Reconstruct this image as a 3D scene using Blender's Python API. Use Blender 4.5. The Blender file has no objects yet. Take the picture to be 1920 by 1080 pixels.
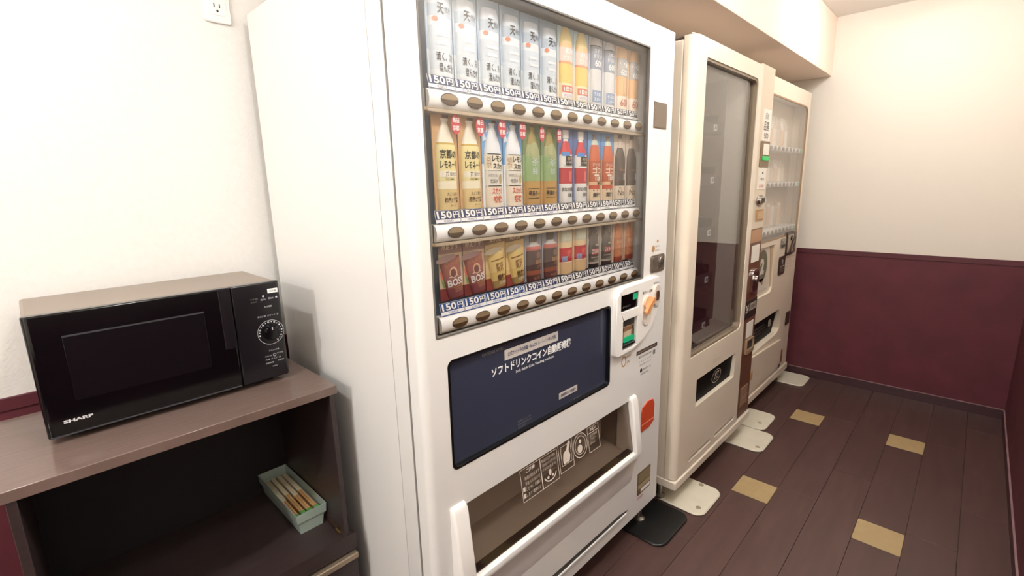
import bpy, bmesh, math, random
from mathutils import Vector, Matrix
random.seed(7)
scene = bpy.context.scene
COL = scene.collection
PI = math.pi

# ------------------------------------------------------------------ camera, light, exposure
cam_d = bpy.data.cameras.new('camera')
cam = bpy.data.objects.new('camera', cam_d); COL.objects.link(cam)
cam_d.sensor_fit = 'HORIZONTAL'; cam_d.sensor_width = 36.0
cam_d.lens = 898.2 / 1920 * 36
cam_d.clip_start = 0.02
YAW, PITCH, ROLL = 0.771596, -0.206555, -0.024218
fw = Vector((math.cos(PITCH)*math.cos(YAW), math.cos(PITCH)*math.sin(YAW), math.sin(PITCH)))
rt = Vector((math.sin(YAW), -math.cos(YAW), 0)); up = rt.cross(fw)
r2 = math.cos(ROLL)*rt + math.sin(ROLL)*up
u2 = -math.sin(ROLL)*rt + math.cos(ROLL)*up
M = Matrix(((r2.x, u2.x, -fw.x, -0.6699), (r2.y, u2.y, -fw.y, -0.8170), (r2.z, u2.z, -fw.z, 1.3307), (0, 0, 0, 1)))
cam.matrix_world = M
scene.camera = cam

scene.view_settings.view_transform = 'Standard'
scene.view_settings.look = 'None'
scene.view_settings.gamma = 1.0
scene.view_settings.use_curve_mapping = False
scene.view_settings.exposure = 0.64
world = bpy.data.worlds.new('world'); scene.world = world
world.use_nodes = True
world.node_tree.nodes['Background'].inputs['Color'].default_value = (1.0, 0.93, 0.84, 1)
world.node_tree.nodes['Background'].inputs['Strength'].default_value = 0.25

LAMPS = [  # x, y, radius, strength of the frosted dome lamps on the ceiling
    (-1.25, -0.15, 0.055, 260.0),
    (-0.25, -0.78, 0.10, 58.0),
    (0.85, -0.78, 0.10, 62.0),
    (2.30, -0.50, 0.10, 36.0),
    (-2.80, -0.35, 0.06, 560.0),
]
LAMP_HEX = 'FFFDFB'
CEIL = 2.29

# ------------------------------------------------------------------ materials
def lin(h):
    h = h.lstrip('#'); out = []
    for i in (0, 2, 4):
        c = int(h[i:i+2], 16)/255
        out.append(c/12.92 if c <= 0.04045 else ((c+0.055)/1.055)**2.4)
    return (*out, 1.0)
MATS = {}
def mat(name, col, rough=0.5, metal=0.0, spec=0.5, emit=None, es=1.0, noise=0, nscale=20, bump=0, bscale=200, coat=0, vary=0, stretch=None):
    if name in MATS: return MATS[name]
    m = bpy.data.materials.new(name); m.use_nodes = True
    nt = m.node_tree; b = nt.nodes['Principled BSDF']
    c = lin(col)
    b.inputs['Base Color'].default_value = c
    b.inputs['Roughness'].default_value = rough
    b.inputs['Metallic'].default_value = metal
    b.inputs['Specular IOR Level'].default_value = spec
    if coat: b.inputs['Coat Weight'].default_value = coat; b.inputs['Coat Roughness'].default_value = 0.05
    if emit:
        b.inputs['Emission Color'].default_value = lin(emit); b.inputs['Emission Strength'].default_value = es
    if noise or bump:
        tc = nt.nodes.new('ShaderNodeTexCoord'); src = tc.outputs['Object']
        if stretch:
            mp = nt.nodes.new('ShaderNodeMapping'); mp.inputs['Scale'].default_value = stretch
            nt.links.new(src, mp.inputs['Vector']); src = mp.outputs['Vector']
    if noise:
        n = nt.nodes.new('ShaderNodeTexNoise'); n.inputs['Scale'].default_value = nscale; n.inputs['Detail'].default_value = 6
        nt.links.new(src, n.inputs['Vector'])
        r = nt.nodes.new('ShaderNodeMapRange'); r.inputs['From Min'].default_value = 0.3; r.inputs['From Max'].default_value = 0.7
        r.inputs['To Min'].default_value = 1-noise; r.inputs['To Max'].default_value = 1+noise
        nt.links.new(n.outputs['Fac'], r.inputs['Value'])
        hs = nt.nodes.new('ShaderNodeHueSaturation'); hs.inputs['Color'].default_value = c
        val = r.outputs['Result']
        if vary:
            oi = nt.nodes.new('ShaderNodeObjectInfo')
            rr = nt.nodes.new('ShaderNodeMapRange'); rr.inputs['To Min'].default_value = 1-vary; rr.inputs['To Max'].default_value = 1+vary
            nt.links.new(oi.outputs['Random'], rr.inputs['Value'])
            mu = nt.nodes.new('ShaderNodeMath'); mu.operation = 'MULTIPLY'
            nt.links.new(val, mu.inputs[0]); nt.links.new(rr.outputs['Result'], mu.inputs[1]); val = mu.outputs[0]
        nt.links.new(val, hs.inputs['Value'])
        nt.links.new(hs.outputs['Color'], b.inputs['Base Color'])
    if bump:
        n2 = nt.nodes.new('ShaderNodeTexNoise'); n2.inputs['Scale'].default_value = bscale; n2.inputs['Detail'].default_value = 3
        nt.links.new(src, n2.inputs['Vector'])
        bp = nt.nodes.new('ShaderNodeBump'); bp.inputs['Strength'].default_value = bump; bp.inputs['Distance'].default_value = 0.002
        nt.links.new(n2.outputs['Fac'], bp.inputs['Height']); nt.links.new(bp.outputs['Normal'], b.inputs['Normal'])
    MATS[name] = m
    return m
def glass_mat(name, tint='FFFFFF', ior=1.45, rough=0.0, haze=0.0, hazecol='FFFFFF'):
    m = bpy.data.materials.new(name); m.use_nodes = True
    nt = m.node_tree; nt.nodes.clear()
    out = nt.nodes.new('ShaderNodeOutputMaterial')
    tr = nt.nodes.new('ShaderNodeBsdfTransparent'); tr.inputs['Color'].default_value = lin(tint)
    gl = nt.nodes.new('ShaderNodeBsdfGlossy'); gl.inputs['Roughness'].default_value = rough
    fr = nt.nodes.new('ShaderNodeFresnel'); fr.inputs['IOR'].default_value = ior
    mx = nt.nodes.new('ShaderNodeMixShader')
    ge = nt.nodes.new('ShaderNodeNewGeometry'); io = nt.nodes.new('ShaderNodeMapRange')
    io.inputs['To Min'].default_value = ior; io.inputs['To Max'].default_value = 1/ior
    nt.links.new(ge.outputs['Backfacing'], io.inputs['Value']); nt.links.new(io.outputs['Result'], fr.inputs['IOR'])
    nt.links.new(fr.outputs[0], mx.inputs[0])
    base = tr.outputs[0]
    if haze:
        df = nt.nodes.new('ShaderNodeBsdfDiffuse'); df.inputs['Color'].default_value = lin(hazecol)
        m2 = nt.nodes.new('ShaderNodeMixShader'); m2.inputs[0].default_value = haze
        nt.links.new(tr.outputs[0], m2.inputs[1]); nt.links.new(df.outputs[0], m2.inputs[2]); base = m2.outputs[0]
    nt.links.new(base, mx.inputs[1]); nt.links.new(gl.outputs[0], mx.inputs[2])
    nt.links.new(mx.outputs[0], out.inputs['Surface'])
    return m

WHITE = mat('machine_white_enamel', 'E8E7E4', 0.28, spec=0.5)
WHITE2 = mat('machine_cream_enamel', 'EAE4DA', 0.3)
PLAST = mat('white_plastic', 'F2F0EC', 0.3)
GREYIN = mat('light_grey_lining', 'ECEAE6', 0.5)
DKGREY = mat('dark_grey_plastic', '3A3634', 0.45)
BLACK = mat('black_plastic', '0C0C0E', 0.3)
GLOSSBLK = mat('gloss_black', '050507', 0.12, spec=0.4)
METAL = mat('brushed_metal', 'A8A29A', 0.35, metal=1.0)
CHROME = mat('chrome', 'D8D4CE', 0.15, metal=1.0)
BRONZE = mat('bronze_plate', '786A5C', 0.4, metal=0.3)
NAVYT = mat('navy_print', '27315F', 0.5)
BLUET = mat('blue_print', '2456A6', 0.5)
WPRINT = mat('white_print', 'F7F7F5', 0.5)
BPRINT = mat('black_print', '231C18', 0.5)
REDP = mat('red_print', 'C83A2E', 0.5)
TANP = mat('tan_print', 'B58A5E', 0.5)
GREYP = mat('grey_print', '8C8A88', 0.5)
LEDG = mat('green_led', '0A5A38', 0.4, emit='20C080', es=0.35)
GLASS = glass_mat('window_glass', 'FAFAFA', ior=1.52)
SMOKE = glass_mat('smoked_plastic', 'E6E0DA', rough=0.05)

# ------------------------------------------------------------------ mesh building
TXT = {}
def text_mesh(s, bold):
    k = (s, bold)
    if k in TXT: return TXT[k]
    cu = bpy.data.curves.new('t', 'FONT'); cu.body = s; cu.size = 1.0; cu.offset = bold
    cu.resolution_u = 2; cu.fill_mode = 'FRONT'
    ob = bpy.data.objects.new('t', cu); COL.objects.link(ob)
    dg = bpy.context.evaluated_depsgraph_get(); dg.update()
    me = ob.evaluated_get(dg).to_mesh()
    vs = [v.co.copy() for v in me.vertices]; fs = [tuple(p.vertices) for p in me.polygons]
    ob.evaluated_get(dg).to_mesh_clear()
    bpy.data.objects.remove(ob); bpy.data.curves.remove(cu)
    if vs:
        x0 = min(v.x for v in vs); x1 = max(v.x for v in vs); y0 = min(v.y for v in vs); y1 = max(v.y for v in vs)
        vs = [((v.x-x0)/max(x1-x0, 1e-6), (v.y-y0)/max(y1-y0, 1e-6)) for v in vs]
    TXT[k] = (vs, fs)
    return TXT[k]
def rrect(x0, x1, z0, z1, r, n=6, rs=None):
    """rounded rectangle outline, corner order bl, br, tr, tl"""
    rs = rs or (r, r, r, r); P = []
    for (cx, cz, a0, q) in ((x0, z0, PI, rs[0]), (x1, z0, 1.5*PI, rs[1]), (x1, z1, 0, rs[2]), (x0, z1, 0.5*PI, rs[3])):
        if q <= 0: P.append((cx, cz)); continue
        ox = cx + (q if cx == x0 else -q); oz = cz + (q if cz == z0 else -q)
        for i in range(n+1):
            a = a0 + 0.5*PI*i/n; P.append((ox+q*math.cos(a), oz+q*math.sin(a)))
    return P
def ellipse(cx, cz, rx, rz, n=24):
    return [(cx+rx*math.cos(2*PI*i/n), cz+rz*math.sin(2*PI*i/n)) for i in range(n)]
class MB:
    def __init__(s): s.bm = bmesh.new(); s.mats = []
    def mi(s, m):
        if m not in s.mats: s.mats.append(m)
        return s.mats.index(m)
    def faces(s, verts, faces, m):
        i = s.mi(m); vs = [s.bm.verts.new(v) for v in verts]
        for f in faces:
            try: fc = s.bm.faces.new([vs[k] for k in f]); fc.material_index = i
            except ValueError: pass
        return vs
    def box(s, x0, x1, y0, y1, z0, z1, m):
        v = [(x, y, z) for x in (x0, x1) for y in (y0, y1) for z in (z0, z1)]
        return s.faces(v, [(0, 1, 3, 2), (4, 6, 7, 5), (0, 4, 5, 1), (2, 3, 7, 6), (0, 2, 6, 4), (1, 5, 7, 3)], m)
    def prism(s, pts, y0, y1, m, ax='y'):
        """outline (a, b) extruded along an axis: y -> (a,y,b), x -> (x,a,b), z -> (a,b,z)"""
        f = {'y': lambda p, t: (p[0], t, p[1]), 'x': lambda p, t: (t, p[0], p[1]), 'z': lambda p, t: (p[0], p[1], t)}[ax]
        n = len(pts); v = [f(p, y0) for p in pts] + [f(p, y1) for p in pts]
        fs = [tuple(range(n)), tuple(range(2*n-1, n-1, -1))] + [(i, i+n, (i+1) % n+n, (i+1) % n) for i in range(n)]
        return s.faces(v, fs, m)
    def plate(s, outer, holes, y0, y1, m):
        """flat plate in x-z with holes"""
        cu = bpy.data.curves.new('p', 'CURVE'); cu.dimensions = '2D'; cu.fill_mode = 'BOTH'; cu.extrude = abs(y1-y0)/2
        for P in [outer]+list(holes):
            sp = cu.splines.new('POLY'); sp.points.add(len(P)-1); sp.use_cyclic_u = True
            for q, p in zip(sp.points, P): q.co = (p[0], p[1], 0, 1)
        ob = bpy.data.objects.new('p', cu); COL.objects.link(ob)
        dg = bpy.context.evaluated_depsgraph_get(); dg.update()
        me = ob.evaluated_get(dg).to_mesh(); yc = (y0+y1)/2
        s.faces([(v.co.x, yc-v.co.z, v.co.y) for v in me.vertices], [tuple(p.vertices) for p in me.polygons], m)
        ob.evaluated_get(dg).to_mesh_clear(); bpy.data.objects.remove(ob); bpy.data.curves.remove(cu)
        bmesh.ops.remove_doubles(s.bm, verts=s.bm.verts, dist=1e-6)
    def lathe(s, prof, m, c=(0, 0, 0), n=20, half=False, ys=1.0, mfun=None, cap=True):
        """profile (r,z) round the z axis; half: only the side facing -y, flattened by ys"""
        a0, a1 = (PI, 2*PI) if half else (0, 2*PI); k = n+1 if half else n; V = []
        for r, z in prof:
            for i in range(k):
                a = a0+(a1-a0)*i/n; V.append((c[0]+r*math.cos(a), c[1]+ys*r*math.sin(a), c[2]+z))
        vs = [s.bm.verts.new(v) for v in V]
        for j in range(len(prof)-1):
            mm = mfun((prof[j][1]+prof[j+1][1])/2) if mfun else m; idx = s.mi(mm)
            for i in range(n):
                i2 = i+1 if half else (i+1) % n
                f = s.bm.faces.new((vs[j*k+i], vs[j*k+i2], vs[(j+1)*k+i2], vs[(j+1)*k+i])); f.material_index = idx
        if cap:
            for j in (0, len(prof)-1):
                if prof[j][0] > 1e-5:
                    f = s.bm.faces.new([vs[j*k+i] for i in range(k)]); f.material_index = s.mi(mfun(prof[j][1]) if mfun else m)
        return vs
    def tube(s, pts, r, m, n=8):
        P = [Vector(p) for p in pts]; rings = []
        for i, p in enumerate(P):
            t = (P[min(i+1, len(P)-1)]-P[max(i-1, 0)]).normalized()
            a = t.cross(Vector((0, 0, 1)))
            if a.length < 1e-3: a = t.cross(Vector((1, 0, 0)))
            a.normalize(); b = t.cross(a)
            rings.append([s.bm.verts.new(p+r*(math.cos(2*PI*k/n)*a+math.sin(2*PI*k/n)*b)) for k in range(n)])
        i0 = s.mi(m)
        for A, B in zip(rings, rings[1:]):
            for k in range(n):
                s.bm.faces.new((A[k], A[(k+1) % n], B[(k+1) % n], B[k])).material_index = i0
        for R in (rings[0], rings[-1]): s.bm.faces.new(R).material_index = i0
    def text(s, t, x0, x1, z0, z1, y, m, bold=0.0, warp=None):
        """text filling a box on a plane facing -y; warp maps (x,z) to y"""
        vs, fs = text_mesh(t, bold)
        V = []
        for a, b in vs:
            x = x0+a*(x1-x0); z = z0+b*(z1-z0); V.append((x, warp(x, z) if warp else y, z))
        return s.faces(V, fs, m)
    def flat(s, pts, y, m):
        return s.faces([(p[0], y, p[1]) for p in pts], [tuple(range(len(pts)))], m)
    def xform(s, mx, verts=None):
        bmesh.ops.transform(s.bm, matrix=mx, verts=verts or s.bm.verts[:])
    def build(s, name, parent=None, origin=None, bevel=0, smooth=True, label=None, seg=2):
        me = bpy.data.meshes.new(name)
        bmesh.ops.recalc_face_normals(s.bm, faces=s.bm.faces[:])
        off = Vector(origin) if origin is not None else (world_loc(parent) if parent else Vector((0, 0, 0)))
        bmesh.ops.translate(s.bm, verts=s.bm.verts[:], vec=-off)
        s.bm.to_mesh(me); s.bm.free()
        for m in s.mats: me.materials.append(m)
        if smooth:
            for p in me.polygons: p.use_smooth = True
            me.set_sharp_from_angle(angle=math.radians(35))
        ob = bpy.data.objects.new(name, me); COL.objects.link(ob)
        if parent: ob.parent = parent
        elif origin is not None: ob.location = off
        if bevel:
            bv = ob.modifiers.new('bevel', 'BEVEL'); bv.width = bevel; bv.segments = seg; bv.limit_method = 'ANGLE'; bv.angle_limit = math.radians(40)
        if label: ob['label'] = label
        return ob
def world_loc(o):
    v = Vector((0, 0, 0))
    while o: v = v+o.location; o = o.parent
    return v
def tag(o, label, cat, group=None):
    o['label'] = label; o['category'] = cat
    if group: o['group'] = group
    return o
def thing(name, label, cat, loc, group=None):
    o = bpy.data.objects.new(name, None); COL.objects.link(o); o.location = loc; o.empty_display_size = 0.05
    return tag(o, label, cat, group)
def struct(mb, name, label=None, **k):
    o = mb.build(name, **k); o['kind'] = 'structure'
    if label: o['label'] = label
    return o
def copy_tree(o, parent=None):
    c = o.copy(); COL.objects.link(c); c.parent = parent
    for ch in list(o.children): copy_tree(ch, c)
    return c
def one(fn, name, parent=None, **k):
    m = MB(); fn(m); return m.build(name, parent, **k)

# ------------------------------------------------------------------ room shell
XL, XR, YB, YF = -3.6, 2.99, 0.735, -1.062
WS = 0.888   # wainscot height
PAPER = mat('dotted_wallpaper', 'E9E7E3', 0.75, noise=0.02, nscale=60, bump=0.5, bscale=170)
PAPER2 = mat('plain_wallpaper', 'EAE2D6', 0.75, bump=0.15, bscale=250)
CEILM = mat('ceiling_white', 'F2EEE8', 0.85)
BURG = mat('burgundy_panel', '5E2630', 0.6, noise=0.16, nscale=7, bump=0.12, bscale=500)
BURGT = mat('burgundy_trim', '5A2630', 0.5, noise=0.06, nscale=20)
PLANKM = mat('dark_plank', '523B37', 0.36, noise=0.12, nscale=14, vary=0.09, stretch=(0.25, 2.0, 1), bump=0.05, bscale=300)
YELM = mat('pale_yellow_tile', 'AE966C', 0.45, noise=0.05, nscale=30)
GROUT = mat('floor_gap', '54413C', 0.8)

m = MB(); m.box(XL, XR, YF, YB, -0.12, -0.004, GROUT); floor = struct(m, 'floor', 'dark brown vinyl plank floor with pale yellow inlaid squares')
ROW = 0.147
k = 0
y1 = -0.180+ROW*6
while y1 > YF+0.01:
    y0 = max(y1-ROW, YF); r = round((-0.180-y1)/ROW)
    cuts = []
    if r >= 0 and r % 3 == 0:
        for c in (-1.35, -0.45, 0.45, 1.345, 2.243): cuts += [c, c+0.148]
    else:
        x = XL+0.3+0.31*(k % 3)
        while x < XR-0.05: cuts.append(x); x += 0.9
    xs = [XL]+[c for c in cuts if XL+.02 < c < XR-.02]+[XR]
    for a, b in zip(xs, xs[1:]):
        yel = (r >= 0 and r % 3 == 0 and abs(b-a-0.148) < 0.004)
        if y1 > 0.74: continue
        m = MB(); m.box(a+0.0004, b-0.0004, y0+0.0004, min(y1, YB)-0.0004, -0.004, 0.0, YELM if yel else PLANKM)
        p = m.build('tile_square' if yel else 'plank', floor, bevel=0.0008, seg=1)
        if yel: p['label'] = 'pale yellow square tile'
    y1 -= ROW; k += 1

m = MB(); m.box(XL-0.1, XR+0.1, YB, YB+0.1, -0.12, CEIL+0.1, PAPER); struct(m, 'wall_left', 'off-white dotted wallpaper wall behind the microwave')
m = MB(); m.box(XR, XR+0.1, YF-0.1, YB, -0.12, CEIL+0.1, PAPER2); struct(m, 'wall_far', 'cream end wall above a burgundy wainscot')
m = MB(); m.box(XL-0.1, XR+0.1, YF-0.1, YF, -0.12, CEIL+0.1, PAPER2); struct(m, 'wall_right', 'cream wall along the right side of the corridor')
m = MB(); m.box(XL-0.1, XL, YF, YB, -0.12, CEIL+0.1, PAPER2); struct(m, 'wall_near', 'cream wall behind the camera')
m = MB(); m.box(XL, XR, YF, YB, CEIL, CEIL+0.1, CEILM); struct(m, 'ceiling', 'white ceiling')
SOFF = mat('soffit_paper', 'FAE6D6', 0.8)
m = MB(); m.box(-0.115, XR, -0.055, YB, 1.957, CEIL, SOFF); struct(m, 'trim_1', 'boxed soffit hanging over the row of vending machines', bevel=0.002)
# wainscot sheets with a cap strip
def wains(name, lab, x0, x1, y0, y1, ax):
    m = MB(); m.box(x0, x1, y0, y1, 0.055, WS-0.03, BURG); o = struct(m, name, lab)
    d = 0.004
    X0, X1, Y0, Y1 = (x0-d, x1, y0, y1) if ax == 'x' else ((x0, x1, y0-d, y1) if ax == '-y' else (x0, x1, y0, y1+d))
    m = MB(); m.box(X0, X1, Y0, Y1, WS-0.03, WS, BURGT); m.build('cap_rail', o, bevel=0.001)
    return o
wains('trim_2', 'burgundy wainscot panel on the end wall', XR-0.004, XR, YF, YB, 'x')
wains('trim_3', 'burgundy wainscot panel on the left wall behind the cabinet', XL, XR-0.004, YB-0.004, YB, '-y')
wains('trim_4', 'burgundy wainscot panel on the right wall', XL, XR-0.004, YF, YF+0.004, 'y')
BASEM = mat('baseboard_vinyl', '402329', 0.35, noise=0.08, nscale=15)
m = MB(); m.prism([(XR, 0), (XR-0.010, 0), (XR-0.008, 0.052), (XR-0.004, 0.056), (XR, 0.056)], YF, YB, BASEM, 'y')
# the prism helper extrudes along y with (x,z) outline
bo = struct(m, 'baseboard_far', 'dark burgundy baseboard along the end wall')
EDGE = mat('baseboard_edge', '8E6E70', 0.5, noise=0.3, nscale=14)
one(lambda m: m.box(XR-0.0105, XR-0.004, YF+0.011, YB, 0.0535, 0.0575, EDGE), 'top_edge', bo)
m = MB(); m.prism([(YF, 0), (YF+0.010, 0), (YF+0.008, 0.052), (YF+0.004, 0.056), (YF, 0.056)], XL, XR-0.01, BASEM, 'x')
bo = struct(m, 'baseboard_right', 'dark burgundy baseboard along the right wall')
one(lambda m: m.box(XL, XR-0.011, YF+0.004, YF+0.0105, 0.0535, 0.0575, EDGE), 'top_edge', bo)
m = MB(); m.prism([(YB, 0), (YB-0.010, 0), (YB-0.008, 0.052), (YB-0.004, 0.056), (YB, 0.056)], XL, XR-0.01, BASEM, 'x')
struct(m, 'baseboard_left', 'dark burgundy baseboard along the left wall')

for i, (x, y, r, w) in enumerate(LAMPS):
    lm = mat('lamp_diffuser_%d' % i, 'F4F2EE', 0.5, emit=LAMP_HEX, es=w)
    t = thing('ceiling_light', ['round ceiling lamp above the cabinet', 'round ceiling lamp near the camera', 'round ceiling lamp before the first vending machine', 'round ceiling lamp before the far vending machines', 'round ceiling lamp far behind the camera'][i], 'lamp', (x, y, CEIL), 'round ceiling lamps')
    one(lambda m: m.lathe([(r+0.020, 0), (r+0.020, -0.012), (r+0.002, -0.014)], PLAST, (x, y, CEIL), 28, cap=False), 'trim_ring', t)
    one(lambda m: m.lathe([(r*math.cos(a), -0.014-0.75*r*math.sin(a)) for a in [q*PI/12 for q in range(6)]]+[(0.001, -0.014-0.75*r)], lm, (x, y, CEIL), 24, cap=False), 'diffuser', t)

# ------------------------------------------------------------------ main drink vending machine
V = thing('drink_vending_machine', 'large white drink vending machine with three rows of samples beside the cabinet', 'vending machine', (0.4, 0.33, 0))
X0, X1, ZB, ZT, YD = -0.135, 0.937, 0.115, 1.812, -0.030
m = MB(); m.box(X0+0.002, X1-0.002, 0.082, 0.690, ZB, ZT-0.004, WHITE)
m.plate(rrect(X0+0.002, X1-0.002, ZB, ZT-0.004, 0.004), [rrect(-0.105, 0.868, 1.000, 1.764, 0.004), rrect(-0.060, 0.720, 0.36, 0.63, 0.004)], 0.027, 0.080, WHITE)
m.build('body', V, bevel=0.006)
one(lambda m: m.plate(rrect(X0+0.006, X1-0.006, ZB+0.004, ZT-0.006, 0.004), [rrect(X0+0.03, X1-0.03, ZB+0.03, ZT-0.03, 0.004)], 0.0165, 0.0265, mat('gasket_dark', '2A221A', 0.6)), 'door_gasket', V)
WX0, WX1, WZ0, WZ1 = -0.093, 0.772, 1.022, 1.741
PX0, PX1, PZ0, PZ1 = -0.067, 0.578, 0.702, 0.966
DX0, DX1, DZ0, DZ1 = -0.036, 0.705, 0.395, 0.602
def door(m):
    R = 0.018
    m.plate([(X0+R, ZB), (X1-0.006, ZB), (X1-0.006, ZT), (X0+R, ZT)],
            [rrect(WX0, WX1, WZ0, WZ1, 0.004), rrect(PX0, PX1, PZ0, PZ1, 0.016), rrect(DX0, DX1, DZ0, DZ1, 0.004)], YD, YD+0.009, WHITE)
    m.plate([(X0+R, ZB), (X1-0.006, ZB), (X1-0.006, ZT), (X0+R, ZT)],
            [rrect(-0.104, 0.866, 1.004, 1.762, 0.004), rrect(PX0, PX1, PZ0, PZ1, 0.016), rrect(DX0, DX1, DZ0, DZ1, 0.004)], YD+0.009, 0.016, WHITE)
    arc = [(X0+R-R*math.sin(a), YD+R-R*math.cos(a)) for a in [i*PI/16 for i in range(9)]]
    m.prism(arc+[(X0, 0.016), (X0+R, 0.016)], ZB, ZT, WHITE, 'z')
    q = 0.006
    arc = [(X1-q+q*math.sin(a), YD+q-q*math.cos(a)) for a in [i*PI/8 for i in range(5)]]
    m.prism(arc+[(X1, 0.016), (X1-q, 0.016)], ZB, ZT, WHITE, 'z')
one(door, 'door', V)
one(lambda m: m.box(X0+0.0175, X0+0.019, YD-0.0003, YD+0.002, ZB, ZT, GREYP) if False else m.plate(rrect(WX0-0.001, WX1+0.001, WZ0-0.001, WZ1+0.001, 0.004), [rrect(WX0+0.003, WX1-0.003, WZ0+0.003, WZ1-0.003, 0.003)], YD-0.001, YD+0.007, mat('window_gasket', '6B6660', 0.5)), 'window_gasket', V)
one(lambda m: m.box(WX0+0.001, WX1-0.001, YD+0.005, YD+0.008, WZ0+0.001, WZ1-0.001, GLASS), 'glass_pane', V)
# display box behind the glass
BACKM = mat('display_back', '8FA3B8', 0.6)
m = MB()
m.box(-0.103, 0.866, 0.066, 0.078, 1.004, 1.762, BACKM)
m.box(0.858, 0.864, YD+0.012, 0.066, 1.004, 1.762, GREYIN); m.box(-0.103, -0.098, YD+0.012, 0.066, 1.004, 1.762, GREYIN)
m.box(-0.098, 0.858, YD+0.012, 0.066, 1.752, 1.760, GREYIN); m.box(-0.098, 0.858, YD+0.012, 0.066, 1.004, 1.014, mat('ledge_tan', '9C8468', 0.5))
m.box(0.812, 0.858, 0.050, 0.066, 1.014, 1.752, GREYIN)
m.build('display_box', V)
# rails, buttons and price tags
def rail_fn(zc):
    def f(m):
        P = [(0.030, zc-0.019), (0.012, zc-0.019)]
        for i in range(9):
            a = -PI/2+PI*i/8; P.append((0.014-0.013*math.cos(a), zc+0.019*math.sin(a)))
        P += [(0.012, zc+0.019), (0.030, zc+0.019)]
        m.prism(P, -0.052, 0.795, mat('rail_white', 'FBFAF8', 0.35), 'x')
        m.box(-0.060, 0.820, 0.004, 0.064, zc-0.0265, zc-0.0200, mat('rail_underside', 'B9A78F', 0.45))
    return f
BTN_UP = mat('button_lens', '9C8668', 0.2); BTN_DN = mat('button_recess', '4E3720', 0.3); BTN_RIM = mat('button_rim', '4A3826', 0.3)
btn_mesh = None
def button_mesh():
    m = MB(); rx, rz = 0.0235, 0.0125; n = 24
    y = 0.0006
    ring = ellipse(0, 0, rx, rz, n); inn = ellipse(0, 0, rx-0.0018, rz-0.0018, n)
    m.faces([(p[0], y-0.0002, p[1]) for p in ring]+[(p[0], y-0.001, p[1]) for p in inn], [(i, (i+1) % n, (i+1) % n+n, i+n) for i in range(n)], BTN_RIM)
    upp = [p for p in inn if p[1] >= -0.0001]
    # the lower lip bows down: the lens above it, the dark brown recess below
    lip = [( (rx-0.0018)*math.cos(PI-PI*i/10), 0.0010-0.0022*math.sin(PI*i/10)) for i in range(11)]
    up_poly = [(q[0], q[1]) for q in ellipse(0, 0, rx-0.0018, rz-0.0018, n)[:n//2+1]]+lip[1:-1]
    m.faces([(p[0], y-0.0012, p[1]) for p in up_poly], [tuple(range(len(up_poly)))], BTN_UP)
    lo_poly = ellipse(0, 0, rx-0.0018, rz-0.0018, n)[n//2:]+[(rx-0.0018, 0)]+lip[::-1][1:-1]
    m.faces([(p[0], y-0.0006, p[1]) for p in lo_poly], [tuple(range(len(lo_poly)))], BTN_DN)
    o = m.build('button', smooth=False); me = o.data; bpy.data.objects.remove(o); return me
def tag_mesh(main):
    m = MB(); w = 0.0335
    m.box(-w, w, 0.0, 0.0012, 0, 0.029, WPRINT)
    m.flat([(-w+0.0005, 0.0095), (w-0.0005, 0.0095), (w-0.0005, 0.0285), (-w+0.0005, 0.0285)], -0.0003, main)
    m.flat([(-w+0.0005, 0.0003), (w-0.0005, 0.0003), (w-0.0005, 0.0022), (-w+0.0005, 0.0022)], -0.0003, main)
    m.text('150', -0.0305, 0.0125, 0.0102, 0.0284, -0.0006, BPRINT, 0.07); m.text('150', -0.0295, 0.0115, 0.0112, 0.0274, -0.0010, WPRINT, 0.03)
    m.text('円', 0.0140, 0.0326, 0.0104, 0.0268, -0.0006, BPRINT, 0.06); m.text('円', 0.0148, 0.0318, 0.0110, 0.0260, -0.0010, WPRINT, 0.02)
    m.text('COLD', -0.013, 0.013, 0.0036, 0.0080, -0.0006, main, 0.01)
    o = m.build('price_tag', smooth=False); me = o.data; bpy.data.objects.remove(o); return me
btn_mesh = button_mesh(); tag_navy = tag_mesh(mat('tag_navy', '222E66', 0.5)); tag_blue = tag_mesh(mat('tag_blue', '1C4E9C', 0.5)); tag_dark = tag_mesh(mat('tag_slate', '23283C', 0.5))
RAILZ = (1.512, 1.238, 1.034)
for r, zc in enumerate(RAILZ):
    rail = one(rail_fn(zc), 'selection_rail', V, bevel=0.0015)
    for i in range(12):
        b = bpy.data.objects.new('button', btn_mesh); COL.objects.link(b); b.parent = rail
        b.location = Vector((i*0.07, 0, zc))-world_loc(V)
        t = bpy.data.objects.new('price_tag', (tag_blue if (r == 2 and i < 4) else tag_navy if i < 6 else tag_dark)); COL.objects.link(t); t.parent = rail
        t.location = Vector((i*0.0690-0.0105, 0.010, zc+0.0195))-world_loc(V)
        t.rotation_euler = (math.radians(-14), 0, 0)
    one(lambda m: (m.box(-0.079, -0.066, 0.004, 0.03, zc-0.02, zc+0.03, mat('bracket_tan', 'A8906F', 0.4)), m.box(-0.090, -0.055, 0.002, 0.04, zc-0.026, zc-0.019, mat('bracket_tan', 'A8906F', 0.4))), 'rail_bracket', V, bevel=0.002)
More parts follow.
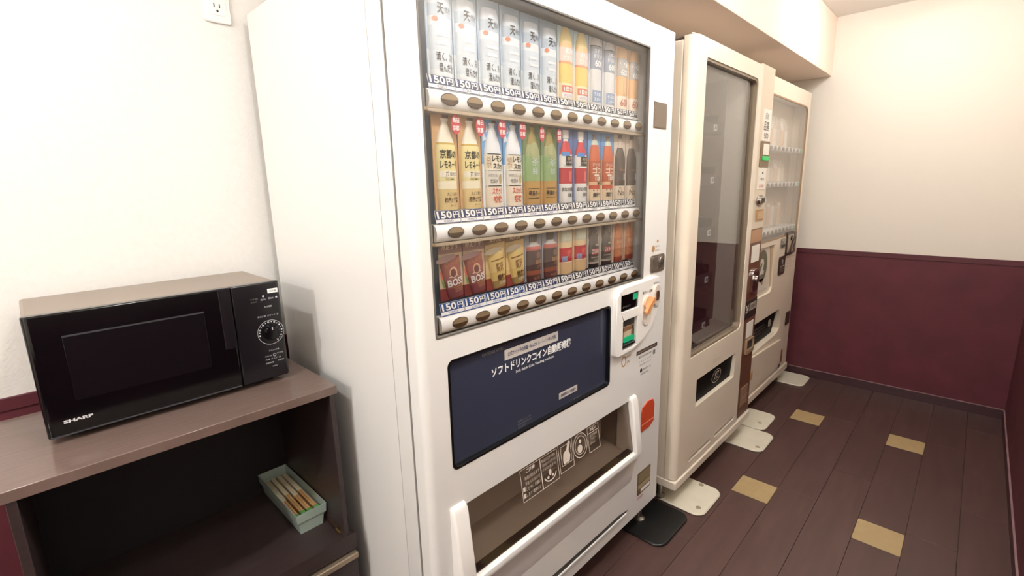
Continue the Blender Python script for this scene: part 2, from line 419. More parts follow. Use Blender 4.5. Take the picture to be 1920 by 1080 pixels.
# poster panel
POST = mat('navy_poster', '30364A', 0.45, noise=0.10, nscale=500, coat=0.5)
pan = one(lambda m: m.prism(rrect(PX0+0.001, PX1-0.001, PZ0+0.001, PZ1-0.001, 0.016), YD+0.012, 0.015, POST), 'poster_panel', V)
one(lambda m: m.plate(rrect(PX0-0.0005, PX1+0.0005, PZ0-0.0005, PZ1+0.0005, 0.0165), [rrect(PX0+0.006, PX1-0.006, PZ0+0.006, PZ1-0.006, 0.013)], YD-0.001, YD+0.012, BLACK), 'panel_gasket', pan, bevel=0.001)
def poster(m):
    y = YD+0.0115
    m.text('ROUTE INN HOTELS', 0.045, 0.118, 0.9425, 0.950, y, GREYP, 0.01)
    m.text('公式サイト予約特典・Box DX ルートイン申込特典', 0.130, 0.319, 0.920, 0.932, y-0.0003, NAVYT, 0.01)
    m.text('ソフトドリンクコイン自動販売機', 0.073, 0.388, 0.880, 0.906, y, WPRINT, 0.035)
    m.text('Soft drink Coin Vending machine', 0.158, 0.310, 0.8655, 0.8755, y, WPRINT, 0.01)
    m.text('期間限定にて設置中', 0.342, 0.411, 0.738, 0.747, y-0.0003, NAVYT, 0.01)
    m.flat([(0.402, 0.7100), (0.440, 0.7100), (0.440, 0.7112), (0.402, 0.7112)], y, GREYP)
    for j, (w, t) in enumerate(((0.052, '※写真はイメージです'), (0.052, '※売切れの場合があります'), (0.032, '※お釣りが出ます'))):
        m.text(t, 0.161, 0.161+w, 0.7285-0.0085*j, 0.7340-0.0085*j, y, GREYP)
one(poster, 'poster_print', pan, smooth=False)
for q in ((0.119, 0.330, 0.912, 0.939), (0.333, 0.420, 0.733, 0.752)):
    one(lambda m: m.box(q[0], q[1], YD+0.0116, YD+0.0125, q[2], q[3], mat('bar_white', 'C9C2BC', 0.5)), 'text_plate', pan)
# payment panel on the right
def pay(m):
    P = [(0.600, 0.792), (0.690, 0.795), (0.760, 0.815), (0.815, 0.848), (0.850, 0.892), (0.866, 0.945), (0.866, 1.010), (0.855, 1.018), (0.625, 1.012), (0.605, 1.004), (0.590, 0.985), (0.584, 0.880), (0.584, 0.806), (0.589, 0.797)]
    m.plate(P, [rrect(0.612, 0.722, 0.936, 0.990, 0.003), rrect(0.626, 0.716, 0.806, 0.906, 0.003)], -0.046, YD+0.001, PLAST)
pp = one(pay, 'payment_panel', V, bevel=0.006, seg=3)
one(lambda m: (m.box(0.610, 0.724, -0.0405, -0.031, 0.934, 0.992, GLOSSBLK), m.text('ありがとう', 0.630, 0.675, 0.946, 0.953, -0.0409, GREYP)), 'amount_display', pp)
one(lambda m: m.box(0.692, 0.716, -0.0415, -0.040, 0.964, 0.984, LEDG), 'display_light', pp)
def bill(m):
    m.box(0.624, 0.718, -0.034, -0.0305, 0.804, 0.908, DKGREY)
    m.box(0.634, 0.706, -0.0400, -0.034, 0.866, 0.880, mat('bill_frame', '8C6A50', 0.4)); m.box(0.634, 0.642, -0.040, -0.034, 0.832, 0.880, mat('bill_frame', '8C6A50', 0.4)); m.box(0.690, 0.698, -0.040, -0.034, 0.832, 0.880, mat('bill_frame', '8C6A50', 0.4))
    m.box(0.640, 0.692, -0.0385, -0.034, 0.845, 0.866, mat('bill_inside', 'C9B49A', 0.5))
    m.prism([(-0.034, 0.812), (-0.046, 0.815), (-0.046, 0.822), (-0.034, 0.828)], 0.636, 0.706, BLACK, 'x')
one(bill, 'bill_slot', pp, bevel=0.001)
one(lambda m: m.prism(rrect(0.638, 0.704, 0.829, 0.846, 0.007), -0.0425, -0.034, LEDG), 'bill_light', pp)
ORNG = mat('orange_lever', 'DE9C68', 0.3); ORED = mat('orange_red', 'CE4A28', 0.35)
def lever(m):
    m.prism(rrect(0.745, 0.802, 0.862, 0.965, 0.028), -0.050, -0.045, mat('lever_plate', 'E6DCD0', 0.3))
    m.prism(ellipse(0.7735, 0.940, 0.027, 0.022), -0.056, -0.049, mat('lever_disc', 'E4B48C', 0.3))
    m.prism([(0.743, 0.915), (0.748, 0.905), (0.760, 0.908), (0.800, 0.944), (0.803, 0.956), (0.790, 0.957), (0.775, 0.944), (0.757, 0.930)], -0.066, -0.054, ORNG)
    m.text('おつり・返却', 0.745, 0.810, 0.972, 0.982, -0.0466, BPRINT, 0.02)
one(lever, 'return_lever', pp, bevel=0.002)
one(lambda m: (m.prism(rrect(0.820, 0.856, 0.918, 0.990, 0.017), -0.052, -0.045, mat('coin_bezel', 'D8CEC2', 0.25)), m.prism(rrect(0.826, 0.850, 0.936, 0.972, 0.011), -0.0535, -0.051, mat('coin_recess', '6A4A38', 0.4)), m.box(0.835, 0.839, -0.0545, -0.0530, 0.940, 0.968, BLACK), m.text('硬貨投入口', 0.818, 0.860, 0.995, 1.001, -0.0466, BPRINT)), 'coin_slot', pp, bevel=0.0015)
# handle lock, sensor plate, stickers
def lock(m):
    m.prism(rrect(0.817, 0.916, 1.030, 1.092, 0.012), YD-0.004, YD+0.001, BRONZE)
    m.prism(rrect(0.823, 0.910, 1.036, 1.086, 0.010), YD-0.0055, YD-0.003, mat('lock_recess', '5E534A', 0.45))
    m.prism(ellipse(0.882, 1.066, 0.015, 0.018), YD-0.011, YD-0.004, METAL); m.prism(ellipse(0.882, 1.066, 0.008, 0.010), YD-0.014, YD-0.010, DKGREY)
one(lock, 'lock_handle', V, bevel=0.0015)
one(lambda m: (m.prism(ellipse(0.836, 1.114, 0.011, 0.011), YD-0.0006, YD, TANP), m.text('電子マネー', 0.852, 0.886, 1.117, 1.124, YD-0.0004, TANP), m.text('使えます', 0.852, 0.880, 1.104, 1.111, YD-0.0004, TANP), m.prism(ellipse(0.866, 1.138, 0.006, 0.005), YD-0.0006, YD, TANP)), 'lock_sticker', V, smooth=False)
one(lambda m: (m.box(0.806, 0.891, YD-0.003, YD, 1.508, 1.588, mat('sensor_rim', '6A5A4C', 0.4)), m.box(0.809, 0.888, YD-0.0035, YD-0.002, 1.511, 1.585, mat('sensor_face', '76685B', 0.35))), 'sensor_plate', V, bevel=0.001)
def note(m):
    y = YD-0.0004
    m.flat([(0.744, 0.753), (0.892, 0.753), (0.892, 0.768), (0.744, 0.768)], y, mat('sticker_brown', '4A372C', 0.5))
    m.text('お問い合わせは下記までご連絡ください', 0.752, 0.884, 0.757, 0.764, y-0.0003, mat('sticker_pale', 'CFC4B6', 0.5))
    m.text('電話 0120-000-000', 0.760, 0.850, 0.738, 0.746, y, BPRINT)
    m.text('・・・・・・・', 0.765, 0.850, 0.722, 0.726, y, BPRINT); m.text('受付時間 9:00-17:00', 0.768, 0.850, 0.708, 0.714, y, GREYP)
    m.flat([(0.862, 0.727), (0.879, 0.727), (0.879, 0.744), (0.862, 0.744)], y, GREYP)
    m.prism(ellipse(0.780, 0.690, 0.007, 0.008), y, YD, BPRINT); m.text('株式会社サービス', 0.790, 0.850, 0.686, 0.694, y, BPRINT); m.text('設置住所表示', 0.776, 0.835, 0.672, 0.678, y, BPRINT)
one(note, 'contact_sticker', V, smooth=False)
one(lambda m: (m.plate(ellipse(0.662, 0.757, 0.014, 0.019), [ellipse(0.662, 0.757, 0.010, 0.014)], YD-0.0006, YD, TANP), m.text('100円', 0.676, 0.706, 0.763, 0.773, YD-0.0004, TANP, 0.02), m.text('OK', 0.682, 0.700, 0.744, 0.755, YD-0.0004, TANP, 0.02)), 'coin_sticker', V, smooth=False)
one(lambda m: (m.prism([(0.790, 0.450), (0.850, 0.450), (0.882, 0.463), (0.884, 0.530), (0.872, 0.552), (0.835, 0.556), (0.798, 0.542), (0.790, 0.520)], YD-0.004, YD, ORED), m.box(0.791, 0.883, YD-0.0046, YD-0.0035, 0.474, 0.477, mat('orange_line', 'E8A080', 0.4))), 'coin_return_cover', V, bevel=0.002, label='orange-red rounded cover')
one(lambda m: (m.box(0.781, 0.876, YD-0.0012, YD, 0.192, 0.283, mat('label_brown', '6E5A42', 0.4)), m.flat([(0.785, 0.238), (0.872, 0.238), (0.872, 0.278), (0.785, 0.278)], YD-0.0016, mat('label_olive', '8A7A58', 0.4)), m.flat([(0.785, 0.216), (0.872, 0.216), (0.872, 0.234), (0.785, 0.234)], YD-0.0016, mat('label_mid', 'A8966F', 0.4)), m.flat([(0.805, 0.198), (0.872, 0.198), (0.872, 0.212), (0.805, 0.212)], YD-0.0016, WPRINT)), 'rating_label', V, smooth=False)
one(lambda m: m.text('DANGER', 0.784, 0.828, 0.172, 0.182, YD-0.0004, REDP), 'warning_sticker', V, smooth=False)
# delivery chute: interior, cheeks, lip, lower cover and flap
CHUTE = mat('chute_brown', '9A9088', 0.5)
def chute(m):
    m.box(DX0-0.001, DX1+0.001, 0.19, 0.195, 0.37, 0.62, CHUTE); m.box(DX0-0.004, DX0-0.001, 0.020, 0.19, 0.37, 0.62, CHUTE); m.box(DX1+0.001, DX1+0.004, 0.020, 0.19, 0.37, 0.62, CHUTE)
    m.prism([(-0.03, 0.405), (0.19, 0.44), (0.19, 0.43), (-0.03, 0.395)], DX0, DX1, mat('chute_floor', 'BDB7B0', 0.4), 'x')
    m.prism([(-0.02, 0.62), (0.19, 0.62), (0.19, 0.61), (-0.02, 0.61)], DX0, DX1, CHUTE, 'x')
one(chute, 'chute', V)
cm = one(lambda m: m.prism(rrect(0.58, 0.69, 0.45, 0.55, 0.02), 0.12, 0.16, mat('chute_part', 'A0968C', 0.4)), 'chute_latch', V, bevel=0.003)
one(lambda m: m.prism(ellipse(0.65, 0.50, 0.022, 0.026), 0.105, 0.12, mat('chute_knob', 'D0C8BE', 0.35)), 'knob', cm)
one(lambda m: m.prism(ellipse(0.03, 0.49, 0.018, 0.018), 0.17, 0.19, mat('chute_knob', 'D0C8BE', 0.35)), 'chute_knob', V, bevel=0.003)
def cheek(x0, x1):
    def f(m):
        P = [(YD+0.004, 0.617), (YD-0.008, 0.613), (YD-0.014, 0.600), (YD-0.030, 0.470), (YD-0.036, 0.415), (YD-0.032, 0.385), (YD+0.004, 0.360)]
        m.prism(P, x0, x1, PLAST, 'x')
    return f
one(cheek(-0.083, -0.037), 'chute_cheek', V, bevel=0.009, seg=3)
one(cheek(0.704, 0.744), 'chute_cheek', V, bevel=0.009, seg=3)
def lip(m):
    P = [(YD+0.004, 0.418), (YD-0.022, 0.418), (YD-0.032, 0.412), (YD-0.035, 0.402), (YD-0.032, 0.392), (YD-0.025, 0.380), (YD-0.014, 0.352), (YD-0.008, 0.320), (YD-0.002, 0.285), (YD+0.004, 0.265)]
    m.prism(P, -0.060, 0.730, WHITE, 'x')
one(lip, 'lower_lip', V)
flap = one(lambda m: m.prism([(YD+0.006, 0.602), (YD+0.010, 0.602), (YD-0.018, 0.419), (YD-0.022, 0.419)], DX0+0.001, DX1-0.001, SMOKE, 'x'), 'delivery_flap', V)
one(lambda m: m.box(DX0+0.001, DX1-0.001, YD-0.020, YD+0.003, 0.4181, 0.4205, mat('gap_dark', '3A322A', 0.5)), 'flap_gap_shade', V)  # dark strip standing in for the shaded gap between flap and lip
def flap_print(m):
    wf = lambda x, z: YD-0.022+(z-0.419)/(0.602-0.419)*0.028-0.0006
    def box(x0, x1, z0, z1, w=0.0017):
        for (a, b, c, d) in ((x0, x1, z0, z0+w), (x0, x1, z1-w, z1), (x0, x0+w, z0, z1), (x1-w, x1, z0, z1)):
            m.faces([(a, wf(a, c), c), (b, wf(b, c), c), (b, wf(b, d), d), (a, wf(a, d), d)], [(0, 1, 2, 3)], FPR)
    def fill(P): m.faces([(p[0], wf(*p), p[1]) for p in P], [tuple(range(len(P)))], FPR)
    FPR = mat('flap_print', 'DED4C8', 0.5)
    T = lambda t, x0, x1, z0, z1, b=0.0: m.text(t, x0, x1, z0, z1, 0, FPR, b, wf)
    box(0.155, 0.236, 0.505, 0.594); T('ご注意', 0.178, 0.214, 0.578, 0.590, 0.03)
    for j, t in enumerate(('商品が出るまで', '手を入れないで', 'ください お願い', 'します 破損など')): T(t, 0.170, 0.230, 0.561-0.0155*j, 0.571-0.0155*j)
    for j in range(2): fill([(0.159, 0.533-0.018*j), (0.168, 0.533-0.018*j), (0.168, 0.545-0.018*j), (0.159, 0.545-0.018*j)])
    box(0.236, 0.310, 0.505, 0.594)
    for j, t in enumerate(('取出口に手や物を', '入れないでください', 'けがのおそれ')): T(t, 0.242, 0.302, 0.578-0.013*j, 0.587-0.013*j)
    for a in range(12):
        q0, q1 = PI*1.05+a*PI*0.9/12, PI*1.05+(a+1)*PI*0.9/12
        fill([(0.272+r*math.cos(q)*1.2, 0.535+r*math.sin(q)*0.9) for r, q in ((0.019, q0), (0.023, q0), (0.023, q1), (0.019, q1))])
    fill(ellipse(0.272, 0.540, 0.006, 0.009, 12)); fill(ellipse(0.262, 0.528, 0.005, 0.004, 10)); fill(ellipse(0.282, 0.528, 0.005, 0.004, 10))
    box(0.316, 0.382, 0.512, 0.600); box(0.326, 0.374, 0.530, 0.588, 0.0016)
    fill([(0.334, 0.534), (0.362, 0.534), (0.368, 0.552), (0.362, 0.566), (0.372, 0.592), (0.364, 0.594), (0.352, 0.572), (0.338, 0.566), (0.333, 0.550)])
    for rr, r3 in ((0.036, 0.0338), (0.0265, 0.0250)):
        for a in range(24):
            q0, q1 = a*PI/12, (a+1)*PI/12
            fill([(0.420+r*math.cos(q), 0.558+r*math.sin(q)*1.05) for r, q in ((r3, q0), (rr, q0), (rr, q1), (r3, q1))])
    fill(ellipse(0.416, 0.548, 0.012, 0.013, 14)); fill(ellipse(0.420, 0.570, 0.006, 0.006, 10)); T('冷えて', 0.406, 0.434, 0.584, 0.589, 0)
    box(0.460, 0.520, 0.515, 0.594); fill([(0.462, 0.574), (0.518, 0.574), (0.518, 0.576), (0.462, 0.576)]); T('お願い', 0.475, 0.507, 0.580, 0.590, 0.03)
    for j, t in enumerate(('空き缶は', 'くずかごへ', 'きれいに')): T(t, 0.470, 0.510-0.008*j, 0.562-0.012*j, 0.571-0.012*j)
one(flap_print, 'flap_print', flap, smooth=False)
one(lambda m: [m.prism(ellipse(0.060+dx, 0.555+dz, 0.004, 0.004, 10), 0.175, 0.19, BLACK) for dx, dz in ((0, 0), (0.016, 0.008), (0.030, 0), (0.012, -0.012), (0.026, -0.014))], 'drain_hole', V)
# foot slot under the lower cover, adjustable feet
def kick(m):
    m.prism([(0.24, 0.170), (0.69, 0.166), (0.715, 0.171), (0.66, 0.180), (0.56, 0.181), (0.24, 0.186)], YD-0.0015, YD+0.004, mat('slot_dark', '2A231E', 0.5))
    m.prism([(0.20, 0.170), (0.70, 0.168), (0.70, 0.163), (0.20, 0.164)], YD-0.006, YD, WHITE)
one(kick, 'base_slot', V)
def foot(name, par, x, y, h):
    return one(lambda m: (m.lathe([(0.024, 0), (0.024, 0.008), (0.012, 0.014), (0.011, h-0.022), (0.020, h-0.022), (0.020, h)], METAL, (x, y, 0.009), 16)), name, par)
for fx, fy in ((X0+0.09, 0.075), (X1-0.045, 0.02), (X0+0.09, 0.62), (X1-0.06, 0.62)): foot('foot', V, fx, fy, ZB-0.009)

# ------------------------------------------------------------------ drink samples behind the glass
def halfwarp(prof, ys, lift, cy=0.0):
    def f(x, z):
        r = prof[0][1] if False else None
        for (ra, za), (rb, zb) in zip(prof, prof[1:]):
            if za <= z <= zb: r = ra+(rb-ra)*(z-za)/max(zb-za, 1e-9); break
        if r is None: r = prof[-1][0] if z > prof[-1][1] else prof[0][0]
        q = max(0.0, 1-(x/max(r, 1e-5))**2)
        return cy-ys*r*math.sqrt(q)-lift
    return f
W_CARD = 0.0335
def sample(name, kind, cardspec, prof, bands, labels, texts, prints=(), tilt=0.0, dx=0.0, badge=None, ys=0.45, H=0.2):
    """sample card: coloured card, half-relief container with coloured bands, label bands and lettering"""
    root = bpy.data.objects.new(name, None); COL.objects.link(root); root['category'] = kind; root.empty_display_size = 0.02
    m = MB()
    for z0, z1, c in cardspec: m.box(-W_CARD, W_CARD, 0.0, 0.003, z0, z1, c)
    for P, c in prints: m.flat(P, -0.0005, c)
    m.build('backing_card', root, origin=(0, 0, 0), smooth=False)
    T = Matrix.Rotation(math.radians(tilt), 4, 'Y'); T.translation = Vector((dx, 0, 0))
    def fin(m, nm, par, **k):
        m.xform(T); return m.build(nm, par, origin=(0, 0, 0), **k)
    def band(z):
        for z0, z1, c in bands:
            if z0 <= z < z1: return c
        return bands[-1][2]
    pr = []
    cuts = sorted({z for b in bands for z in b[:2]})
    for (ra, za), (rb, zb) in zip(prof, prof[1:]):
        pr.append((ra, za))
        for c in cuts:
            if za+1e-5 < c < zb-1e-5: pr.append((ra+(rb-ra)*(c-za)/(zb-za), c))
    pr.append(prof[-1])
    m = MB(); m.lathe(pr, None, n=14, half=True, ys=ys, mfun=band)
    body = fin(m, 'container', root)
    lab = None
    for z0, z1, c in labels:
        q = [(r+0.0005, z) for r, z in pr if z0 < z < z1]
        def rad(z):
            for (ra, za), (rb, zb) in zip(pr, pr[1:]):
                if za <= z <= zb: return ra+(rb-ra)*(z-za)/max(zb-za, 1e-9)
            return pr[-1][0]
        q = [(rad(z0)+0.0005, z0)]+q+[(rad(z1)+0.0005, z1)]
        m = MB(); m.lathe(q, c, n=14, half=True, ys=ys, cap=False)
        lab = fin(m, 'label_band', root)
    if texts:
        m = MB(); w = halfwarp(pr, ys, 0.0011)
        for t, x0, x1, z0, z1, c, b in texts:
            if callable(t): t(m, w); continue
            m.text(t, x0, x1, z0, z1, 0, c, b, w)
        fin(m, 'lettering', lab or body, smooth=False)
    if badge:
        m = MB(); c, (cx, cz, rx, rz), ts = badge
        m.prism(ellipse(cx, cz, rx, rz, 20), -0.0175, -0.0165, c)
        for t, x0, x1, z0, z1 in ts: m.text(t, x0, x1, z0, z1, -0.0178, WPRINT, 0.02)
        m.build('badge', root, origin=(0, 0, 0), smooth=False)
    return root
P = lambda n, h, r=0.5: mat('pr_'+n, h, r)
def patch(z0, z1, x0, x1, c, n=8, lift=0.0):
    """coloured patch printed on the curved front"""
    def f(m, w):
        for i in range(n):
            a, b = x0+(x1-x0)*i/n, x0+(x1-x0)*(i+1)/n
            m.faces([(a, w(a, z0)+0.0003-lift, z0), (b, w(b, z0)+0.0003-lift, z0), (b, w(b, z1)+0.0003-lift, z1), (a, w(a, z1)+0.0003-lift, z1)], [(0, 1, 2, 3)], c)
    return (f, 0, 0, 0, 0, None, 0)
def dot(cx, cz, rx, rz, c, n=14, lift=0.0):
    def f(m, w):
        pts = ellipse(cx, cz, rx, rz, n)
        m.faces([(cx, w(cx, cz)-lift, cz)]+[(p[0], w(*p)-lift, p[1]) for p in pts], [(0, 1+i, 1+(i+1) % n) for i in range(n)], c)
    return (f, 0, 0, 0, 0, None, 0)

SAMPLES = []   # prototype, column list
# --- top row, colours paled to carry the window haze (base z 1.560)
pw = [(0.027, 0.0), (0.0285, 0.004), (0.0285, 0.14), (0.024, 0.160), (0.013, 0.185), (0.0095, 0.197), (0.0095, 0.203), (0.0115, 0.204), (0.0115, 0.218)]
ICE = P('ice', 'CAD4DE', 0.35); ICE2 = P('ice2', 'D2DCE4', 0.35); ICE3 = P('ice3', 'B2C0CE', 0.35); ICEW = P('icew', 'E2E8EC', 0.4)
water = sample('water_display', 'drink display', [(0, 0.05, P('cardw', 'C8D2D8')), (0.05, 0.18, P('cardb', 'A6B8CA'))], [p for p in pw if p[1] < 0.18],
    [(0, 0.012, ICEW), (0.012, 0.048, ICE2), (0.048, 0.095, ICE), (0.095, 0.105, ICEW), (0.105, 0.135, ICE3), (0.135, 0.2, ICE)],
    [(0.104, 0.112, ICEW)],
    [('天', -0.013, 0.004, 0.117, 0.138, BPRINT, 0.02), ('然水', 0.005, 0.023, 0.121, 0.133, P('watergrey', '565C64'), 0.01), dot(-0.018, 0.107, 0.0065, 0.005, P('reddot', 'DC8468')),
     ('清く、冷', -0.019, 0.024, 0.029, 0.046, BPRINT, 0.01), ('澄んだ水', -0.014, 0.025, 0.008, 0.025, BPRINT, 0.01),
     patch(0.060, 0.066, -0.015, 0.018, ICEW), patch(0.076, 0.082, -0.015, 0.018, ICEW)])
SAMPLES.append((water, 0, [0, 1, 2, 3, 4, 5]))
pv = [(0.026, 0.0), (0.027, 0.004), (0.027, 0.118), (0.0265, 0.135), (0.022, 0.155), (0.013, 0.178)]
YEL = P('vyel', 'E8CC78'); PNK = P('vpink', 'EED4C8'); ORY = P('vor', 'EBC08E'); PY = P('vpale', 'F0E0B8')
vit = sample('vitamin_drink_display', 'drink display', [(0, 0.09, P('cardcream', 'EFD9C4')), (0.09, 0.18, P('cardpb', 'C2D8E0'))], pv,
    [(0, 0.04, PY), (0.04, 0.088, YEL), (0.088, 0.094, P('vorange', 'DDA078')), (0.094, 0.128, PNK), (0.128, 0.140, ORY), (0.140, 0.2, P('vtop', 'EFDCA2'))],
    [(0.094, 0.127, PNK)],
    [('朝の', -0.014, 0.018, 0.112, 0.125, WPRINT, 0.03), ('ビタミン', -0.018, 0.020, 0.097, 0.110, WPRINT, 0.02),
     patch(0.016, 0.034, -0.0235, 0.0235, P('vred', 'D47C62')), ('1日分', -0.018, 0.018, 0.019, 0.031, WPRINT, 0.03), patch(0.003, 0.016, -0.0235, 0.0235, ICEW), ('のビタミン', -0.017, 0.017, 0.006, 0.013, REDP, 0)])
SAMPLES.append((vit, 0, [6, 7]))
pg = [(0.025, 0.0), (0.026, 0.004), (0.026, 0.150), (0.025, 0.158), (0.016, 0.178)]
GRB = P('gblue', '9AA2B0'); GRW = P('gwhite', 'DCDCDC')
spo = sample('sports_drink_display', 'drink display', [(0, 0.09, P('cardg', 'CFD4D8')), (0.09, 0.18, P('cardg2', 'C2C6D2'))], pg,
    [(0, 0.095, GRW), (0.095, 0.155, GRB), (0.155, 0.157, BPRINT), (0.157, 0.2, GRW)], [(0.098, 0.150, GRB)],
    [('スポーツ', -0.018, 0.020, 0.137, 0.149, WPRINT, 0.02), ('ドリンク', -0.018, 0.020, 0.123, 0.135, WPRINT, 0.02), ('600', -0.016, 0.020, 0.101, 0.119, WPRINT, 0.03),
     patch(0.006, 0.038, -0.022, 0.023, P('gtag', '8A9EBC')), ('うるおい', -0.018, 0.019, 0.023, 0.033, WPRINT, 0.02), ('スポーツ', -0.018, 0.019, 0.009, 0.019, WPRINT, 0.02)])
SAMPLES.append((spo, 0, [8, 9]))
po = [(0.026, 0.0), (0.027, 0.004), (0.027, 0.14), (0.024, 0.160), (0.016, 0.178)]
OR1 = P('orange1', 'E2B482'); OR2 = P('orange2', 'EAC49A')
ora = sample('orange_tea_display', 'drink display', [(0, 0.045, P('cardpeach', 'F0DCC8')), (0.045, 0.18, P('cardpeach2', 'EBC9A2'))], po,
    [(0, 0.038, P('whpeach', 'F0E2D2')), (0.038, 0.094, OR1), (0.094, 0.146, P('ogrey', 'B4B0AC')), (0.146, 0.2, OR2)], [(0.094, 0.146, P('ogrey', 'B4B0AC'))],
    [('一本', -0.022, 0.022, 0.118, 0.143, WPRINT, 0.03), ('600', -0.018, 0.018, 0.097, 0.114, WPRINT, 0.02), ('600', -0.018, 0.026, 0.008, 0.030, P('ored', 'C8643C'), 0.0),
     patch(0.045, 0.090, -0.004, 0.006, OR2)])
SAMPLES.append((ora, 0, [10, 11]))
# --- middle row (base z 1.285)
pl = [(0.0255, 0.0), (0.0265, 0.004), (0.0265, 0.122), (0.0250, 0.136), (0.017, 0.162), (0.0085, 0.182), (0.0085, 0.187), (0.0105, 0.188), (0.0105, 0.192)]
LEM = P('lemon', 'E6D79E'); LEMW = P('lemonw', 'EFE6C8'); CRE = P('cream', 'EEE6D2')
TAN1 = P('cardtan', 'C9A070'); BRN = P('cardbrown', '7A5A48')
BADGE = (P('badge_red', 'C8424A'), (0.019, 0.180, 0.013, 0.021), [('毎日', 0.010, 0.028, 0.183, 0.194), ('京都', 0.010, 0.028, 0.167, 0.178)])
lemo = sample('lemonade_display', 'drink display', [(0, 0.205, TAN1)], pl,
    [(0, 0.045, P('lemonb', 'DCC288')), (0.045, 0.062, LEMW), (0.062, 0.138, LEM), (0.138, 0.142, P('lemline', 'C9A84E')), (0.142, 0.2, CRE)],
    [(0.062, 0.137, P('lemonlab', 'E8DA9C'))],
    [('京都の', -0.022, 0.022, 0.109, 0.128, BPRINT, 0.02), ('レモネード', -0.022, 0.024, 0.088, 0.105, BPRINT, 0.02), patch(0.070, 0.083, -0.024, 0.024, CRE),
     ('茶', -0.011, -0.002, 0.071, 0.082, BPRINT, 0.02), ('屋の仕立て', 0.0, 0.023, 0.072, 0.081, BPRINT, 0), ('COLD LEMON', -0.012, 0.012, 0.0635, 0.0675, BPRINT, 0.01),
     ('丸ごと搾り', -0.010, 0.020, 0.030, 0.038, BPRINT, 0.0), ('檸檬と蜂蜜', -0.016, 0.022, 0.015, 0.027, P('brownp', '5A3A1E'), 0.02), ('果汁入り', -0.002, 0.014, 0.007, 0.011, BPRINT, 0)],
    prints=[([(-0.005, 0.193), (0.012, 0.193), (0.012, 0.205), (-0.005, 0.205)], BRN)], badge=BADGE, H=0.205)
SAMPLES.append((lemo, 1, [0, 1]))
SKY = P('cardsky', '6FA3D2'); SKYW = P('sqwhite', 'E6E9EC')
squ = sample('lemon_soda_display', 'drink display', [(0, 0.10, P('cardpale', 'DCE0E2')), (0.10, 0.205, SKY)], pl,
    [(0, 0.050, P('sqcream', 'EBDCC6')), (0.050, 0.2, SKYW)], [(0.086, 0.122, P('sqlab', 'F0E8D2')), (0.050, 0.084, P('sqlab2', 'E4DED2'))],
    [patch(0.1215, 0.1235, -0.0262, 0.0262, BPRINT), patch(0.0485, 0.0505, -0.0262, 0.0262, BPRINT), patch(0.0845, 0.0855, -0.0262, 0.0262, BPRINT),
     ('特製', -0.0245, -0.014, 0.090, 0.118, TANP, 0.0), ('レモン', -0.012, 0.024, 0.105, 0.119, BPRINT, 0.04), ('スカッ', -0.010, 0.024, 0.088, 0.102, BPRINT, 0.04),
     ('天然水の恵み', -0.022, 0.006, 0.070, 0.078, GREYP, 0), ('炭酸水', -0.018, 0.004, 0.056, 0.066, BPRINT, 0), dot(0.015, 0.066, 0.007, 0.011, P('sqolive', 'B8A878')),
     ('スカッと', -0.014, 0.022, 0.030, 0.045, REDP, 0.03), ('爽快！', -0.010, 0.023, 0.010, 0.027, P('orred', 'D0562E'), 0.03)],
    prints=[([(-0.030, 0.150), (-0.018, 0.156), (-0.024, 0.168), (-0.031, 0.176)], ICE2), ([(-0.02, 0.17), (-0.012, 0.176), (-0.016, 0.19)], ICE2), ([(0.0, 0.193), (0.014, 0.193), (0.014, 0.205), (0.0, 0.205)], BRN)], badge=BADGE)
SAMPLES.append((squ, 1, [2, 3]))
GR1 = P('green1', '86A06A'); GR2 = P('green2', '7E9450'); GR3 = P('green3', 'A4A878')
tea = sample('green_tea_display', 'drink display', [(0, 0.060, P('cardgold', 'B48A50')), (0.060, 0.125, P('cardgr2', '8FA878')), (0.125, 0.205, P('cardgreen', '70865E'))], pl,
    [(0, 0.060, P('teagold', 'B8904E')), (0.060, 0.090, GR1), (0.090, 0.125, P('green4', '98B07E')), (0.125, 0.150, GR3), (0.150, 0.2, P('teacap', '9A8A48'))], [(0.060, 0.122, P('green5', '8CA872'))],
    [dot(0.0, 0.135, 0.016, 0.022, GR3), ('茶', -0.012, 0.012, 0.098, 0.118, ICE2, 0.0), ('緑', -0.010, 0.010, 0.076, 0.094, ICE2, 0.0),
     patch(0.040, 0.0415, -0.022, 0.022, BPRINT), ('最高の', -0.022, 0.006, 0.022, 0.036, BPRINT, 0.02), ('一杯', 0.008, 0.022, 0.022, 0.034, BPRINT, 0.0), patch(0.016, 0.0175, -0.022, 0.022, BPRINT)],
    prints=[([(-0.005, 0.193), (0.012, 0.193), (0.012, 0.205), (-0.005, 0.205)], BRN)], badge=(P('badge_red', 'C8424A'), (0.022, 0.176, 0.010, 0.018), [('毎日', 0.015, 0.029, 0.178, 0.188), ('京都', 0.015, 0.029, 0.166, 0.176)]))
SAMPLES.append((tea, 1, [4, 5]))
PRD = P('peachred', 'B8323A'); CAPW = P('capwhite', 'E4E0DA')
pk = [(0.026, 0.0), (0.0275, 0.003), (0.0275, 0.122), (0.026, 0.132), (0.012, 0.164), (0.010, 0.168), (0.010, 0.172), (0.013, 0.173), (0.013, 0.195)]
